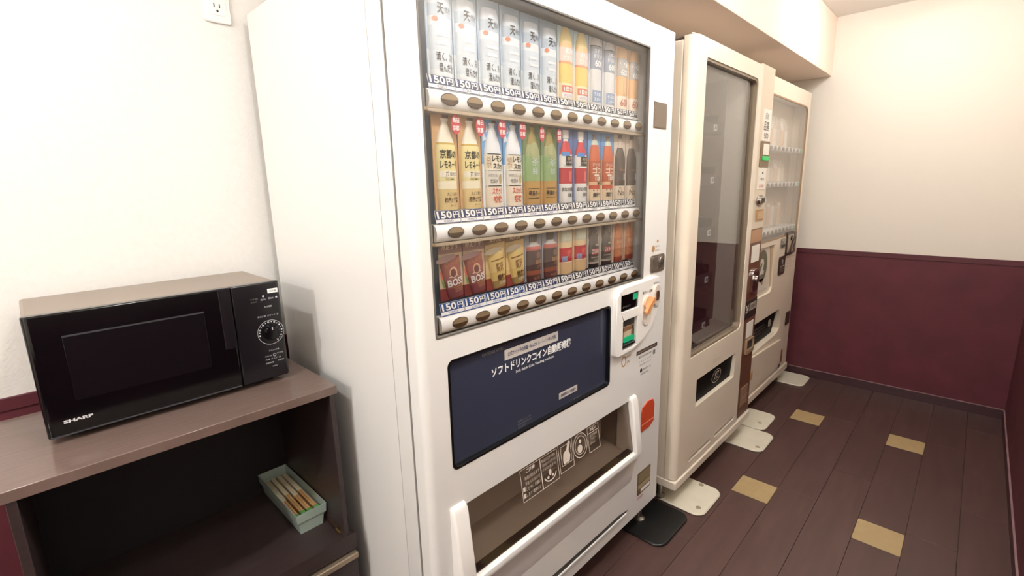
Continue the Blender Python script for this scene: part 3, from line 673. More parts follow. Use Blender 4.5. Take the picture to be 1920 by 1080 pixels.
pea = sample('diet_tea_display', 'drink display', [(0, 0.205, P('cardblue', '5A70A0'))], pk,
    [(0, 0.052, P('dtwhite', 'E2E0DC')), (0.052, 0.095, PRD), (0.095, 0.130, CAPW), (0.130, 0.166, P('dtred', 'C4393C')), (0.166, 0.2, CAPW)], [(0.0945, 0.124, CAPW)],
    [patch(0.101, 0.126, -0.012, 0.0265, P('blackbox', '2A2422'), lift=0.0004), ('特濃', -0.007, 0.023, 0.114, 0.123, P('tanl', 'C2A888'), 0.02), ('白桃茶', -0.009, 0.024, 0.102, 0.112, CAPW, 0.02),
     patch(0.126, 0.137, -0.024, 0.006, P('dtblue', '4E86C4')), patch(0.099, 0.1, -0.02, 0.02, GREYP), patch(0.058, 0.085, 0.000, 0.014, P('peachlite', 'D86E6A')),
     ('おなかの脂肪', -0.024, 0.024, 0.030, 0.042, BPRINT, 0.02), ('を減らす', -0.004, 0.024, 0.015, 0.026, BPRINT, 0.02)])
SAMPLES.append((pea, 1, [6, 7]))
TEA1 = P('tea1', 'B85A34'); TEA2 = P('tea2', 'A04A2C')
rtea = sample('red_tea_display', 'drink display', [(0, 0.045, P('cardcr', 'E0CBB0')), (0.045, 0.120, P('cardteal', 'B08A68')), (0.120, 0.205, P('cardsky2', '6E9CCB'))], pl,
    [(0, 0.034, P('tcream', 'DFC8A8')), (0.034, 0.046, P('tband', 'C04A30')), (0.046, 0.056, P('tband2', 'D9B48A')), (0.056, 0.115, TEA2), (0.115, 0.162, P('tea3', 'CB6A44')), (0.162, 0.175, P('tneck', 'C8D0C0')), (0.175, 0.2, P('tcap', '8A7A6C'))],
    [(0.056, 0.114, TEA1)],
    [('ジャスミン', -0.020, 0.022, 0.100, 0.110, CRE, 0.02), ('ゴコ', -0.020, 0.018, 0.080, 0.098, CRE, 0.03), ('TEA', -0.014, 0.020, 0.059, 0.077, CRE, 0.05), ('無糖', 0.0, 0.022, 0.047, 0.055, BPRINT, 0.03),
     ('・・・', -0.018, 0.018, 0.029, 0.033, BPRINT, 0.05), ('無糖で', -0.018, 0.020, 0.010, 0.025, BPRINT, 0.02)])
SAMPLES.append((rtea, 1, [8, 9]))
COF = P('coffee', '5A5048')
pc = [(0.026, 0.0), (0.0275, 0.003), (0.0275, 0.120), (0.026, 0.132), (0.015, 0.158), (0.0095, 0.166), (0.0095, 0.186), (0.0115, 0.187), (0.0115, 0.200)]
cof = sample('black_coffee_display', 'drink display', [(0, 0.205, P('cardbeige', 'D2C4B4'))], pc,
    [(0, 0.042, P('ccream', 'E2D2BC')), (0.042, 0.16, COF), (0.16, 0.187, P('cneck', 'C8B8A8')), (0.187, 0.21, P('ccap', '55473C'))], [(0.046, 0.100, P('coffee2', '5E524A'))],
    [('black', -0.014, 0.016, 0.088, 0.096, TANP, 0.0), ('1', 0.006, 0.014, 0.060, 0.080, CRE, 0.05), ('コーヒー', -0.022, 0.004, 0.060, 0.070, GREYP, 0.0), ('珈琲豆', -0.02, 0.02, 0.048, 0.056, P('brownp', '5A3A1E'), 0.0),
     ('No.1', -0.020, 0.022, 0.012, 0.030, P('brownp', '5A3A1E'), 0.0), ('受賞', -0.016, -0.006, 0.033, 0.039, BPRINT, 0)])
SAMPLES.append((cof, 1, [10, 11]))
# --- bottom row (base z 1.082)
pcan = [(0.0205, 0.006), (0.022, 0.010), (0.0285, 0.092), (0.0295, 0.097)]
CB = P('canbrown', '6E3A34'); RED2 = P('cardred', 'B85A4A')
def lidprint(c, rim, zc, rx, rz):
    return [(ellipse(0, zc, rx, rz, 20), c)]
can = sample('coffee_can_display', 'drink display', [(0, 0.028, P('beans', '7A3430')), (0.028, 0.106, P('cardstone', 'CDB696')), (0.106, 0.140, P('cardplum', '9A7468'))], pcan,
    [(0, 0.03, P('canlow', '7E4448')), (0.03, 0.060, P('canmid', '925650')), (0.060, 0.2, P('canup', '9E5A50'))], [],
    [('BOSS', -0.021, 0.023, 0.034, 0.051, CAPW, 0.03), dot(-0.003, 0.066, 0.011, 0.013, P('cream2', 'D8B48E')), dot(-0.004, 0.065, 0.0075, 0.0095, CB, lift=0.0003), patch(0.056, 0.058, -0.016, 0.008, CAPW), ('COFFEE', -0.022, 0.022, 0.082, 0.091, TANP, 0.0),
     ('RAINBOW', -0.006, 0.020, 0.022, 0.029, TANP, 0.0), patch(0.030, 0.0312, -0.010, 0.020, TANP), patch(0.019, 0.0202, -0.006, 0.020, TANP)],
    prints=[([(-0.032, 0.066), (-0.020, 0.085), (-0.014, 0.06), (-0.030, 0.045)], P('rb_red', 'D46A52')), ([(-0.030, 0.045), (-0.014, 0.06), (-0.008, 0.04), (-0.024, 0.028)], P('rb_green', '7E9A5A')),
            ([(-0.028, 0.112), (0.024, 0.112), (0.024, 0.134), (-0.028, 0.134)], P('cardplum2', '9A7468'))], tilt=-10, dx=0.011)
# card-top lettering and can lid as further print on the card
def add_print(root, fn, name='card_print'):
    card = [c for c in root.children if c.name.startswith('backing_card')][0]
    m = MB(); fn(m); return m.build(name, card, origin=(0, 0, 0), smooth=False)
add_print(can, lambda m: (m.text('限定デザイン'[:4], -0.026, 0.024, 0.114, 0.132, -0.001, P('goldtxt', 'F2DCB0'), 0.02),
    m.xform(Matrix.Translation((-0.006, 0, 0)) @ Matrix.Rotation(math.radians(-10), 4, 'Y'), m.flat(ellipse(0, 0.0985, 0.0288, 0.0075, 20), -0.0135, P('lid', '8A6C66')))))
SAMPLES.append((can, 2, [0, 1]))
gold = sample('gold_can_display', 'drink display', [(0, 0.030, P('berry', '8E3E34')), (0.030, 0.140, P('cardgold2', 'D6B880'))], pcan,
    [(0, 0.025, P('goldlow', 'A08654')), (0.025, 0.2, P('gold', 'DCC07A'))], [],
    [('贅沢', -0.012, 0.012, 0.046, 0.070, P('goldtxt2', '8A5E22'), 0.02), ('微糖', -0.012, 0.016, 0.024, 0.040, P('brownp', '5A3A1E'), 0.02), patch(0.076, 0.079, -0.022, 0.022, P('goldtxt2', '8A5E22')), ('COFFEE', -0.006, 0.018, 0.014, 0.021, CRE, 0.0)], tilt=-9, dx=0.012)
add_print(gold, lambda m: (m.flat([(-0.0335, 0.112), (0.0335, 0.118), (0.0335, 0.140), (-0.0335, 0.140)], -0.0006, P('cardbr', '8E6A3C')), m.text('贅沢微', -0.020, 0.020, 0.118, 0.136, -0.001, P('goldtxt', 'F2DCB0'), 0.02),
    m.xform(Matrix.Translation((-0.004, 0, 0)) @ Matrix.Rotation(math.radians(-9), 4, 'Y'), m.flat(ellipse(0, 0.100, 0.0295, 0.0075, 20), -0.0135, P('lid2', 'A89880')))))
SAMPLES.append((gold, 2, [2, 3]))
pbc = [(0.026, 0.0), (0.0275, 0.003), (0.0275, 0.086), (0.026, 0.094), (0.015, 0.101), (0.014, 0.104), (0.014, 0.106), (0.0155, 0.107), (0.0155, 0.128)]
bco = sample('bottle_coffee_display', 'drink display', [(0, 0.140, P('cardgreyb', '9A9CA2'))], pbc,
    [(0, 0.018, P('cdark', '5A3430')), (0.018, 0.030, P('cbrown', '8A5038')), (0.030, 0.056, P('cblack', '463A3A')), (0.056, 0.084, P('cmoc', '785C52')), (0.084, 0.094, P('credtop', 'B4645A')), (0.094, 0.106, P('cgrey', 'B4AFA8')), (0.106, 0.2, P('ccap2', '6E625A'))], [(0.031, 0.082, P('clab', '54423E'))],
    [dot(0.008, 0.070, 0.009, 0.009, P('cseal', '8A6A5A')), ('珈琲', -0.006, 0.022, 0.046, 0.058, TANP, 0.02), ('COFFEE', 0.002, 0.022, 0.036, 0.043, TANP, 0.0), ('BLACK', -0.01, 0.012, 0.006, 0.012, TANP, 0)])
SAMPLES.append((bco, 2, [4, 5]))
pml = [(0.026, 0.0), (0.027, 0.003), (0.027, 0.110), (0.025, 0.122), (0.015, 0.134)]
mil = sample('peach_milk_display', 'drink display', [(0, 0.140, P('cardpeach3', 'D4B892'))], pml,
    [(0, 0.035, P('mlow', 'D6B68A')), (0.035, 0.092, P('mmid', 'DCC298')), (0.092, 0.2, P('mtop', 'BCBAA2'))], [(0.036, 0.076, P('mred', 'B83038'))],
    [dot(0.002, 0.060, 0.010, 0.009, P('mredl', 'D85A52')), dot(0.006, 0.056, 0.003, 0.005, PRD, lift=0.0003), patch(0.037, 0.052, -0.024, -0.006, P('mblue', '8A94B0')), ('きせつの', -0.016, 0.016, 0.096, 0.104, ICE2, 0.0), patch(0.034, 0.0352, -0.026, 0.026, CRE), ('ミルク', -0.012, 0.014, 0.020, 0.030, P('mtan', 'D8B88C'), 0.0)],
    prints=[([(0.010, 0.130), (0.033, 0.134), (0.033, 0.140), (0.010, 0.140)], ICE2)])
SAMPLES.append((mil, 2, [6, 7]))
pzb = [(0.024, 0.0), (0.025, 0.003), (0.024, 0.030), (0.025, 0.060), (0.022, 0.085), (0.012, 0.105), (0.010, 0.110), (0.012, 0.111), (0.012, 0.122)]
zer = sample('zero_soda_display', 'drink display', [(0, 0.140, P('cardgrey3', 'B2AAA0'))], pzb,
    [(0, 0.012, BPRINT), (0.012, 0.018, P('zgrey', 'A69E92')), (0.018, 0.2, P('zblack', '645C54'))], [(0.022, 0.070, P('zlab', '565048'))],
    [('ZERO', -0.020, 0.022, 0.040, 0.058, P('zred', 'B43A38'), 0.06), ('ZERO', -0.019, 0.021, 0.0425, 0.0555, CAPW, 0.0), patch(0.030, 0.033, -0.02, 0.02, P('zgrey', 'A69E92')), patch(0.066, 0.072, -0.004, 0.016, P('zgrey', 'A69E92')), ('cola', -0.012, 0.012, 0.020, 0.028, P('zgrey', 'A69E92'), 0.0)],
    prints=[([(-0.026, 0.088), (0.026, 0.088), (0.026, 0.128), (-0.026, 0.128)], P('zcard', '5E524A'))])
add_print(zer, lambda m: m.text('0', 0.008, 0.022, 0.098, 0.122, -0.0012, P('zgrey', 'A69E92'), 0.03))
SAMPLES.append((zer, 2, [8, 9]))
pbz = [(0.021, 0.0), (0.023, 0.003), (0.022, 0.080), (0.016, 0.110), (0.010, 0.134)]
COP = P('copper', 'BC7E5C', 0.3); COP2 = P('copper2', 'C68A5E', 0.3)
brz = sample('energy_bottle_display', 'drink display', [(0, 0.140, P('cardcop', 'C4A68C'))], pbz,
    [(0, 0.018, P('copred', '964838', 0.3)), (0.018, 0.082, COP), (0.082, 0.086, COP2), (0.086, 0.2, P('copper3', 'B8744C', 0.3))], [(0.020, 0.080, P('copper4', 'BA7A58', 0.3))],
    [('ENERGY', -0.016, 0.018, 0.060, 0.072, P('coplt', 'E0B08A'), 0.02), ('生', -0.012, 0.014, 0.036, 0.058, P('coplt', 'E0B08A'), 0.0), ('炭酸', -0.010, 0.014, 0.022, 0.034, P('coplt', 'E0B08A'), 0.0), patch(0.090, 0.126, -0.002, 0.003, P('coplt2', 'D89C74'))])
SAMPLES.append((brz, 2, [10, 11]))
BASEZ = (1.560, 1.286, 1.083)
ORD6 = ['leftmost', 'second from left', 'third from left', 'fourth from left', 'fifth from left', 'rightmost']
NOUN = {'water_display': 'pale blue water bottle sample', 'vitamin_drink_display': 'yellow and pink vitamin drink sample', 'sports_drink_display': 'grey and white sports drink sample',
        'orange_tea_display': 'orange bottle sample with grey band', 'lemonade_display': 'pale yellow lemonade bottle sample on tan card', 'lemon_soda_display': 'white lemon soda bottle sample on sky blue card',
        'green_tea_display': 'green tea bottle sample on green card', 'diet_tea_display': 'red and white bottle sample on blue card', 'red_tea_display': 'orange-brown tea bottle sample on blue card',
        'black_coffee_display': 'dark coffee bottle sample on beige card', 'coffee_can_display': 'tilted brown coffee can sample with rainbow', 'gold_can_display': 'tilted gold coffee can sample',
        'bottle_coffee_display': 'dark screw-cap coffee bottle sample on grey card', 'peach_milk_display': 'peach-coloured bottle sample with red label', 'zero_soda_display': 'black soda bottle sample with red lettering', 'energy_bottle_display': 'copper-coloured slim bottle sample'}
ROWN = ('top row', 'middle row', 'bottom row')
for proto, row, cols in SAMPLES:
    nm = NOUN[proto.name]
    for j, c in enumerate(cols):
        o = proto if j == 0 else copy_tree(proto)
        o.location = (c*0.0701+0.0035, 0.029, BASEZ[row])
        side = (ORD6[j]+' of the six') if len(cols) == 6 else ('left one of the pair' if j == 0 else 'right one of the pair')
        o['label'] = '%s, %s, %s' % (nm, side, ROWN[row]); o['group'] = 'drink samples in the %s' % ROWN[row]

# ------------------------------------------------------------------ snack vending machine
S2 = thing('snack_vending_machine', 'cream snack vending machine with tall glass door and brown coin column', 'vending machine', (1.467, 0.32, 0))
SX0, SX1, SY = 1.030, 1.905, -0.060
CREAM = mat('snack_cream', 'E6DAC8', 0.32)
BEI = mat('column_beige', 'D8C8B2', 0.35); BRNC = mat('column_brown', '6E4634', 0.3)
IX0, IX1, IZ0, IZ1 = 1.10, 1.668, 0.60, 1.79
m = MB()
m.box(SX0, IX0, -0.014, 0.69, 0.135, 1.815, CREAM); m.box(IX1+0.01, SX1, -0.014, 0.69, 0.135, 1.815, CREAM)
m.box(IX0, IX1+0.01, 0.52, 0.69, 0.135, 1.815, CREAM); m.box(IX0, IX1+0.01, -0.014, 0.52, 0.135, IZ0-0.01, CREAM); m.box(IX0, IX1+0.01, -0.014, 0.52, IZ1, 1.815, CREAM)
m.build('body', S2, bevel=0.004)
COLX = 1.722
def sdoor(m):
    R = 0.03
    m.plate([(SX0+R, 0.140), (COLX, 0.140), (COLX, 1.826), (SX0+R, 1.826)], [rrect(1.121, 1.675, 0.644, 1.765, 0.03, rs=(0.004, 0.03, 0.03, 0.012)), rrect(1.195, 1.632, 0.408, 0.530, 0.004),
        rrect(1.161, 1.388, 0.168, 0.187, 0.002), rrect(1.437, 1.675, 0.168, 0.187, 0.002)], SY, -0.016, CREAM)
    arc = [(SX0+R-R*math.sin(a), SY+R-R*math.cos(a)) for a in [i*PI/20 for i in range(11)]]
    m.prism(arc+[(SX0, -0.016), (SX0+R, -0.016)], 0.140, 1.826, CREAM, 'z')
one(sdoor, 'door', S2)
one(lambda m: m.box(SX0+0.010, SX1-0.01, -0.0165, -0.0135, 0.142, 1.815, mat('seam_tan', '8A7862', 0.5)) if False else m.plate(rrect(SX0+0.008, SX1-0.006, 0.142, 1.815, 0.003), [rrect(SX0+0.03, SX1-0.03, 0.17, 1.79, 0.003)], -0.0165, -0.0135, mat('seam_tan', '8A7862', 0.5)), 'door_gasket', S2)
one(lambda m: m.plate(rrect(1.1205, 1.6755, 0.6435, 1.7655, 0.03, rs=(0.004, 0.03, 0.03, 0.012)), [rrect(1.131, 1.665, 0.654, 1.755, 0.024, rs=(0.003, 0.024, 0.024, 0.01))], SY+0.004, SY+0.03, mat('frame_taupe', '8E7E6A', 0.35, metal=0.3)), 'window_frame', S2, bevel=0.002)
one(lambda m: m.plate(rrect(1.131, 1.665, 0.654, 1.755, 0.024, rs=(0.003, 0.024, 0.024, 0.01)), [], SY+0.018, SY+0.022, GLASS), 'glass_pane', S2)
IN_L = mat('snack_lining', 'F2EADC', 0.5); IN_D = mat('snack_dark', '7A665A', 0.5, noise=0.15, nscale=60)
m = MB()
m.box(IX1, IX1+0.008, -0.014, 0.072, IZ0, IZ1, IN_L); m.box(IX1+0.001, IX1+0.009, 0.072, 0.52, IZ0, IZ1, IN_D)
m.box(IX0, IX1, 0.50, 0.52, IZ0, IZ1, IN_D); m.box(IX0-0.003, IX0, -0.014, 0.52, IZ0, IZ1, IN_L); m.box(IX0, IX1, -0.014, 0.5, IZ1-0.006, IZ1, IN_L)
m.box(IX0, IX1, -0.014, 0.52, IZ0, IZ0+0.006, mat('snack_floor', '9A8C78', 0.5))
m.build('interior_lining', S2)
one(lambda m: (m.prism([(-0.010, 0.648), (0.070, 0.672), (0.070, 0.676), (-0.010, 0.653)], 1.30, IX1-0.004, mat('snack_plate', 'B7AEA0', 0.4), 'x'), m.box(1.34, 1.36, 0.0, 0.03, 0.606, 0.652, DKGREY)), 'drop_plate', S2)
one(lambda m: m.box(IX1-0.004, IX1, -0.034, -0.016, IZ0+0.05, IZ1-0.02, mat('strip_brown', '5E4A36', 0.4)), 'inner_trim', S2)
one(lambda m: m.plate(rrect(1.131, 1.665, 0.654, 1.755, 0.024, rs=(0.003, 0.024, 0.024, 0.01)), [], SY+0.030, SY+0.034, GLASS), 'inner_glass_pane', S2)
one(lambda m: m.box(1.655, 1.6665, -0.025, -0.020, 0.665, 0.735, mat('inner_sticker', 'D8D0C4', 0.5)), 'inner_sticker', S2)
TRAYM = mat('tray_black', '14100F', 0.3)
COILM = mat('coil_metal', '5E5852', 0.3, metal=1.0)
for zt in (1.565, 1.347, 1.118, 0.905, 0.690):
    def tray(m):
        m.box(1.125, 1.555, 0.060, 0.46, zt-0.028, zt-0.022, TRAYM)
        m.prism([(0.040, zt-0.030), (0.060, zt-0.030), (0.060, zt+0.018), (0.046, zt+0.018)], 1.125, 1.555, TRAYM, 'x')
        for q in range(4): m.box(1.125+0.1425*q-0.0015, 1.125+0.1425*q+0.0015, 0.060, 0.46, zt-0.022, zt+0.055, TRAYM)
        m.box(1.44, 1.54, 0.30, 0.46, zt-0.02, zt+0.13, TRAYM)
    tr = one(tray, 'product_tray', S2)
    for q in range(3):
        m = MB(); cx = 1.196+0.1425*q
        pts = [(cx+0.046*math.cos(a), 0.066+0.075*a/(2*PI), zt+0.028+0.046*math.sin(a)) for a in [i*2*PI/16 for i in range(16*3)]]
        m.tube(pts, 0.0026, COILM, 5); m.build('spiral_coil', tr)
        one(lambda m: (m.box(cx-0.018, cx+0.012, 0.0372, 0.0405, zt-0.018, zt+0.008, WPRINT), m.text('%d0' % (q+1), cx-0.013, cx+0.007, zt-0.013, zt+0.003, 0.0368, BPRINT, 0.05)), 'shelf_tag', tr, smooth=False)
one(lambda m: (m.box(1.194, 1.633, -0.036, -0.030, 0.404, 0.534, BLACK), m.prism([(-0.050, 0.529), (-0.046, 0.529), (-0.038, 0.41), (-0.042, 0.41)], 1.197, 1.630, mat('flap_black', '050505', 0.5, spec=0.08), 'x')), 'take_out_flap', S2)
def push(m):
    wf = lambda x, z: -0.050+(0.529-z)/0.119*0.008-0.001
    c = mat('flap_print', 'DED4C8', 0.5)
    m.text('PUSH', 1.42, 1.47, 0.452, 0.466, 0, c, 0.0, wf)
    m.text('押', 1.425, 1.470, 0.470, 0.492, 0, c, 0.03, wf)
    for q in range(20):
        a0, a1 = q*PI/10, (q+1)*PI/10
        P4 = [(1.445+r*math.cos(a)*1.6, 0.470+r*math.sin(a)) for r, a in ((0.030, a0), (0.0325, a0), (0.0325, a1), (0.030, a1))]
        m.faces([(p[0], wf(*p), p[1]) for p in P4], [(0, 1, 2, 3)], c)
one(push, 'flap_print', S2, smooth=False)
one(lambda m: (m.box(1.160, 1.389, -0.030, -0.026, 0.166, 0.189, BLACK), m.box(1.436, 1.676, -0.030, -0.026, 0.166, 0.189, BLACK), m.box(1.270, 1.280, SY+0.004, -0.026, 0.168, 0.187, CREAM), m.box(1.552, 1.562, SY+0.004, -0.026, 0.168, 0.187, CREAM)), 'vent_slot', S2)
one(lambda m: [m.box(1.115+0.012*q, 1.119+0.012*q, SY-0.0006, SY, 0.205, 0.2075, TANP) for q in range(8)]+[m.text('お取り出し口', 1.36, 1.46, 0.556, 0.570, SY-0.0004, mat('faint_print', 'CFC4B2', 0.5))], 'door_print', S2, smooth=False)
one(lambda m: m.plate([(SX0-0.004, 0.098), (SX1, 0.098), (SX1, 0.136), (SX0-0.004, 0.136)], [], SY-0.006, 0.02, CREAM) if False else (m.box(SX0-0.003, SX1, SY-0.006, 0.66, 0.100, 0.136, CREAM)), 'base_skirt', S2, bevel=0.004)
# coin column
def column(m):
    m.box(COLX+0.001, SX1-0.004, SY+0.004, -0.016, 1.108, 1.838, BEI); m.box(COLX+0.001, SX1-0.004, SY+0.004, -0.016, 0.140, 1.108, BRNC)
one(column, 'coin_column', S2, bevel=0.003)
yc = SY+0.004
CARDM = mat('card_cream', 'EFE8DC', 0.5)
one(lambda m: (m.box(1.778, 1.888, yc-0.002, yc, 1.515, 1.655, CARDM), m.text('商', 1.800, 1.850, 1.610, 1.640, yc-0.0025, GREYP), m.text('品選', 1.790, 1.860, 1.560, 1.600, yc-0.0025, BPRINT), m.text('500', 1.800, 1.860, 1.525, 1.550, yc-0.0025, BPRINT)), 'instruction_card', S2, smooth=False)
one(lambda m: (m.box(1.768, 1.892, yc-0.004, yc, 1.395, 1.512, mat('bill_brown', '7A6248', 0.4)), m.box(1.800, 1.872, yc-0.008, yc-0.004, 1.452, 1.502, CARDM)), 'bill_unit', S2, bevel=0.001)
one(lambda m: m.prism(rrect(1.795, 1.875, 1.428, 1.446, 0.006), yc-0.009, yc-0.004, mat('led_green2', '0A7A3A', 0.4, emit='20B858', es=0.5)), 'bill_light', S2)
one(lambda m: (m.box(1.766, 1.878, yc-0.002, yc, 1.295, 1.395, CARDM), m.text('・', 1.815, 1.835, 1.365, 1.375, yc-0.0025, BPRINT, 0.1), m.text('硬貨', 1.800, 1.850, 1.335, 1.350, yc-0.0025, GREYP), m.text('100', 1.790, 1.850, 1.302, 1.318, yc-0.0025, REDP)), 'price_card', S2, smooth=False)
one(lambda m: (m.prism(ellipse(1.818, 1.243, 0.052, 0.026), yc-0.006, yc, METAL), m.prism(ellipse(1.818, 1.243, 0.030, 0.018), yc-0.022, yc-0.006, CHROME), m.box(1.780, 1.812, yc-0.026, yc-0.020, 1.232, 1.256, DKGREY)), 'cylinder_lock', S2, bevel=0.001)
one(lambda m: (m.box(1.778, 1.884, yc-0.003, yc, 1.146, 1.200, TANP), m.box(1.790, 1.874, yc-0.0042, yc-0.003, 1.154, 1.192, mat('plate_tan', 'C8A678', 0.4)), m.prism(ellipse(1.82, 1.173, 0.006, 0.006, 10), yc-0.006, yc-0.004, CHROME)), 'coin_plate', S2, bevel=0.001)
one(lambda m: (m.box(1.735, 1.890, yc-0.0015, yc, 1.045, 1.105, mat('band_tan', 'B58A66', 0.4)), m.box(1.764, 1.872, yc-0.002, yc, 0.948, 1.030, CARDM)), 'notice_card', S2, smooth=False)
def creturn(m):
    m.prism(rrect(1.778, 1.868, 0.790, 0.912, 0.03), yc-0.010, yc, CHROME)
    m.prism(rrect(1.788, 1.858, 0.800, 0.902, 0.025), yc-0.0105, yc-0.009, mat('return_dark', '3A1E16', 0.3))
    m.prism(ellipse(1.820, 0.862, 0.018, 0.018), yc-0.022, yc-0.010, CHROME)
one(creturn, 'coin_return', S2, bevel=0.002)
one(lambda m: (m.box(1.735, 1.898, yc-0.002, yc, 0.668, 0.760, mat('black_label', '2E2622', 0.4)), m.text('24', 1.740, 1.775, 0.700, 0.740, yc-0.0025, CARDM, 0.03), m.box(1.790, 1.885, yc-0.0028, yc-0.002, 0.705, 0.742, mat('label_grey', 'A89A8C', 0.5)), m.text('営業中', 1.800, 1.875, 0.712, 0.734, yc-0.0032, BPRINT)), 'column_label', S2, smooth=False)
one(lambda m: m.box(1.776, 1.868, yc-0.002, yc, 0.563, 0.645, CARDM), 'column_card', S2)
one(lambda m: (m.plate(rrect(1.770, 1.880, 0.480, 0.556, 0.006), [rrect(1.780, 1.870, 0.500, 0.550, 0.004)], yc-0.010, yc, mat('pocket_frame', 'A08468', 0.35)), m.box(1.776, 1.874, yc-0.003, yc, 0.484, 0.554, DKGREY)), 'change_pocket', S2, bevel=0.001)
one(lambda m: (m.box(1.762, 1.860, yc-0.003, yc, 0.20, 0.25, mat('hinge_tan', '9A7A62', 0.4)), m.box(1.762, 1.860, yc-0.003, yc, 0.255, 0.30, mat('hinge_tan', '9A7A62', 0.4))), 'lower_hinge', S2, bevel=0.001)
one(lambda m: (m.box(1.045, 1.11, -0.045, 0.03, 1.826, 1.831, METAL), m.lathe([(0.010, 0), (0.010, 0.005), (0.006, 0.006)], METAL, (1.06, -0.03, 1.831), 12), m.box(1.14, 1.20, -0.04, 0.0, 1.826, 1.829, TANP)), 'top_hinge', S2)
for fx, fy in ((1.085, 0.03), (1.85, 0.03), (1.085, 0.60), (1.85, 0.60)): foot('foot', S2, fx, fy, 0.092)

# ------------------------------------------------------------------ far drink vending machine
F = thing('drink_vending_machine', 'far cream drink vending machine with glare-paled sample window against the end wall', 'vending machine', (2.41, 0.33, 0))
FX0, FX1, FY = 1.998, 2.818, 0.0
FCR = mat('far_cream', 'E6D8C4', 0.32)
FWX0, FWX1, FWZ0, FWZ1 = 2.03, 2.765, 1.005, 1.762
m = MB(); m.box(FX0, FX1, 0.10, 0.69, 0.09, 1.838, FCR); m.box(FX0, FWX0-0.01, 0.046, 0.10, 0.09, 1.838, FCR); m.box(2.800, FX1, 0.046, 0.10, 0.09, 1.838, FCR)
m.box(FWX0-0.01, FX1, 0.046, 0.10, 0.09, 0.995, FCR); m.box(FWX0-0.01, FX1, 0.046, 0.10, 1.778, 1.838, FCR)
m.build('body', F, bevel=0.004)
def fdoor(m):
    R = 0.014
    m.plate([(FX0+0.004, 0.135), (FX1-R, 0.135), (FX1-R, 1.844), (FX0+0.004, 1.844)], [rrect(FWX0, FWX1, FWZ0, FWZ1, 0.02, rs=(0.01, 0.02, 0.05, 0.02)), rrect(2.03, 2.345, 0.700, 0.978, 0.02, rs=(0.02, 0.04, 0.004, 0.02)), [(2.03, 0.380), (2.52, 0.400), (2.575, 0.425), (2.575, 0.500), (2.540, 0.556), (2.03, 0.556)]], FY, FY+0.008, FCR)
    m.plate([(FX0+0.004, 0.135), (FX1-R, 0.135), (FX1-R, 1.844), (FX0+0.004, 1.844)], [rrect(2.015, 2.797, 0.998, 1.775, 0.01), rrect(2.03, 2.345, 0.700, 0.978, 0.02, rs=(0.02, 0.04, 0.004, 0.02)), [(2.03, 0.380), (2.52, 0.400), (2.575, 0.425), (2.575, 0.500), (2.540, 0.556), (2.03, 0.556)]], FY+0.008, 0.044, FCR)
    arc = [(FX1-R+R*math.sin(a), FY+R-R*math.cos(a)) for a in [i*PI/12 for i in range(7)]]
    m.prism(arc+[(FX1, 0.044), (FX1-R, 0.044)], 0.135, 1.844, FCR, 'z')
one(fdoor, 'door', F)
one(lambda m: m.plate(rrect(FWX0-0.001, FWX1+0.001, FWZ0-0.001, FWZ1+0.001, 0.02, rs=(0.01, 0.02, 0.05, 0.02)), [rrect(FWX0+0.006, FWX1-0.006, FWZ0+0.006, FWZ1-0.006, 0.02, rs=(0.01, 0.02, 0.046, 0.02))], FY-0.001, FY+0.010, mat('gasket_tan', 'A88662', 0.4)), 'window_gasket', F)
one(lambda m: m.plate(rrect(FWX0+0.002, FWX1-0.002, FWZ0+0.002, FWZ1-0.002, 0.02, rs=(0.01, 0.02, 0.046, 0.02)), [], FY+0.001, FY+0.003, GLASS), 'glass_pane', F)
one(lambda m: m.box(FWX0-0.008, 2.800, 0.086, 0.096, 0.997, 1.768, mat('far_back', 'E2D2BE', 0.5)), 'display_back', F)
FLED = mat('far_led', '0A6A4A', 0.4, emit='30C890', es=0.3)
FBT = mat('far_button', '8E857A', 0.35)
RZ3 = (1.505, 1.311, 1.050)
for zc in RZ3:
    rl = one(lambda m: m.prism([(0.085, zc-0.016), (0.004, zc-0.014), (0.0095, zc+0.012), (0.085, zc+0.020)] if False else [(0.085, zc-0.014), (0.014, zc-0.014), (0.010, zc-0.008), (0.010, zc+0.008), (0.014, zc+0.014), (0.085, zc+0.014)], 2.036, 2.758, PLAST, 'x'), 'selection_rail', F)
    for q in range(10):
        x = 2.078+q*0.0715
        if q in (0, 9) : one(lambda m: m.prism(rrect(x-0.014, x+0.014, zc-0.008, zc+0.008, 0.004), 0.0075, 0.0105, FLED), 'sold_light', rl)
        else: one(lambda m: (m.prism(ellipse(x, zc, 0.018, 0.0105, 14), 0.0075, 0.0105, FBT)), 'button', rl)
one(lambda m: m.prism([(2.35, 0.978), (2.35, 0.982), (2.02, 0.982)], FY-0.001, FY, FCR) if False else (m.box(2.025, 2.350, 0.012, 0.045, 0.695, 0.983, mat('far_poster', 'DCD2C2', 0.4)), m.prism([(2.345, 0.720), (2.345, 0.978), (2.285, 0.978)], 0.009, 0.012, mat('far_poster_tan', 'C2A888', 0.45))), 'poster_panel', F)
def emblem(m):
    OL = mat('olive_print', '6E6A54', 0.5); y = 0.0116
    m.prism(ellipse(2.170, 0.872, 0.088, 0.090, 28), y-0.0006, y, OL)
    m.text('2', 2.135, 2.205, 0.825, 0.915, y-0.0012, mat('far_poster', 'DCD2C2', 0.4), 0.06)
    m.prism([(2.13, 0.800), (2.20, 0.760), (2.215, 0.800)], y-0.0006, y, mat('emblem_tan', '9A7A62', 0.5))
    m.text('リサイクル', 2.12, 2.29, 0.722, 0.737, y-0.0006, mat('faint2', 'C6BAA8', 0.5))
one(emblem, 'poster_emblem', F, smooth=False)
DK = mat('far_dark', '3A2A22', 0.35)
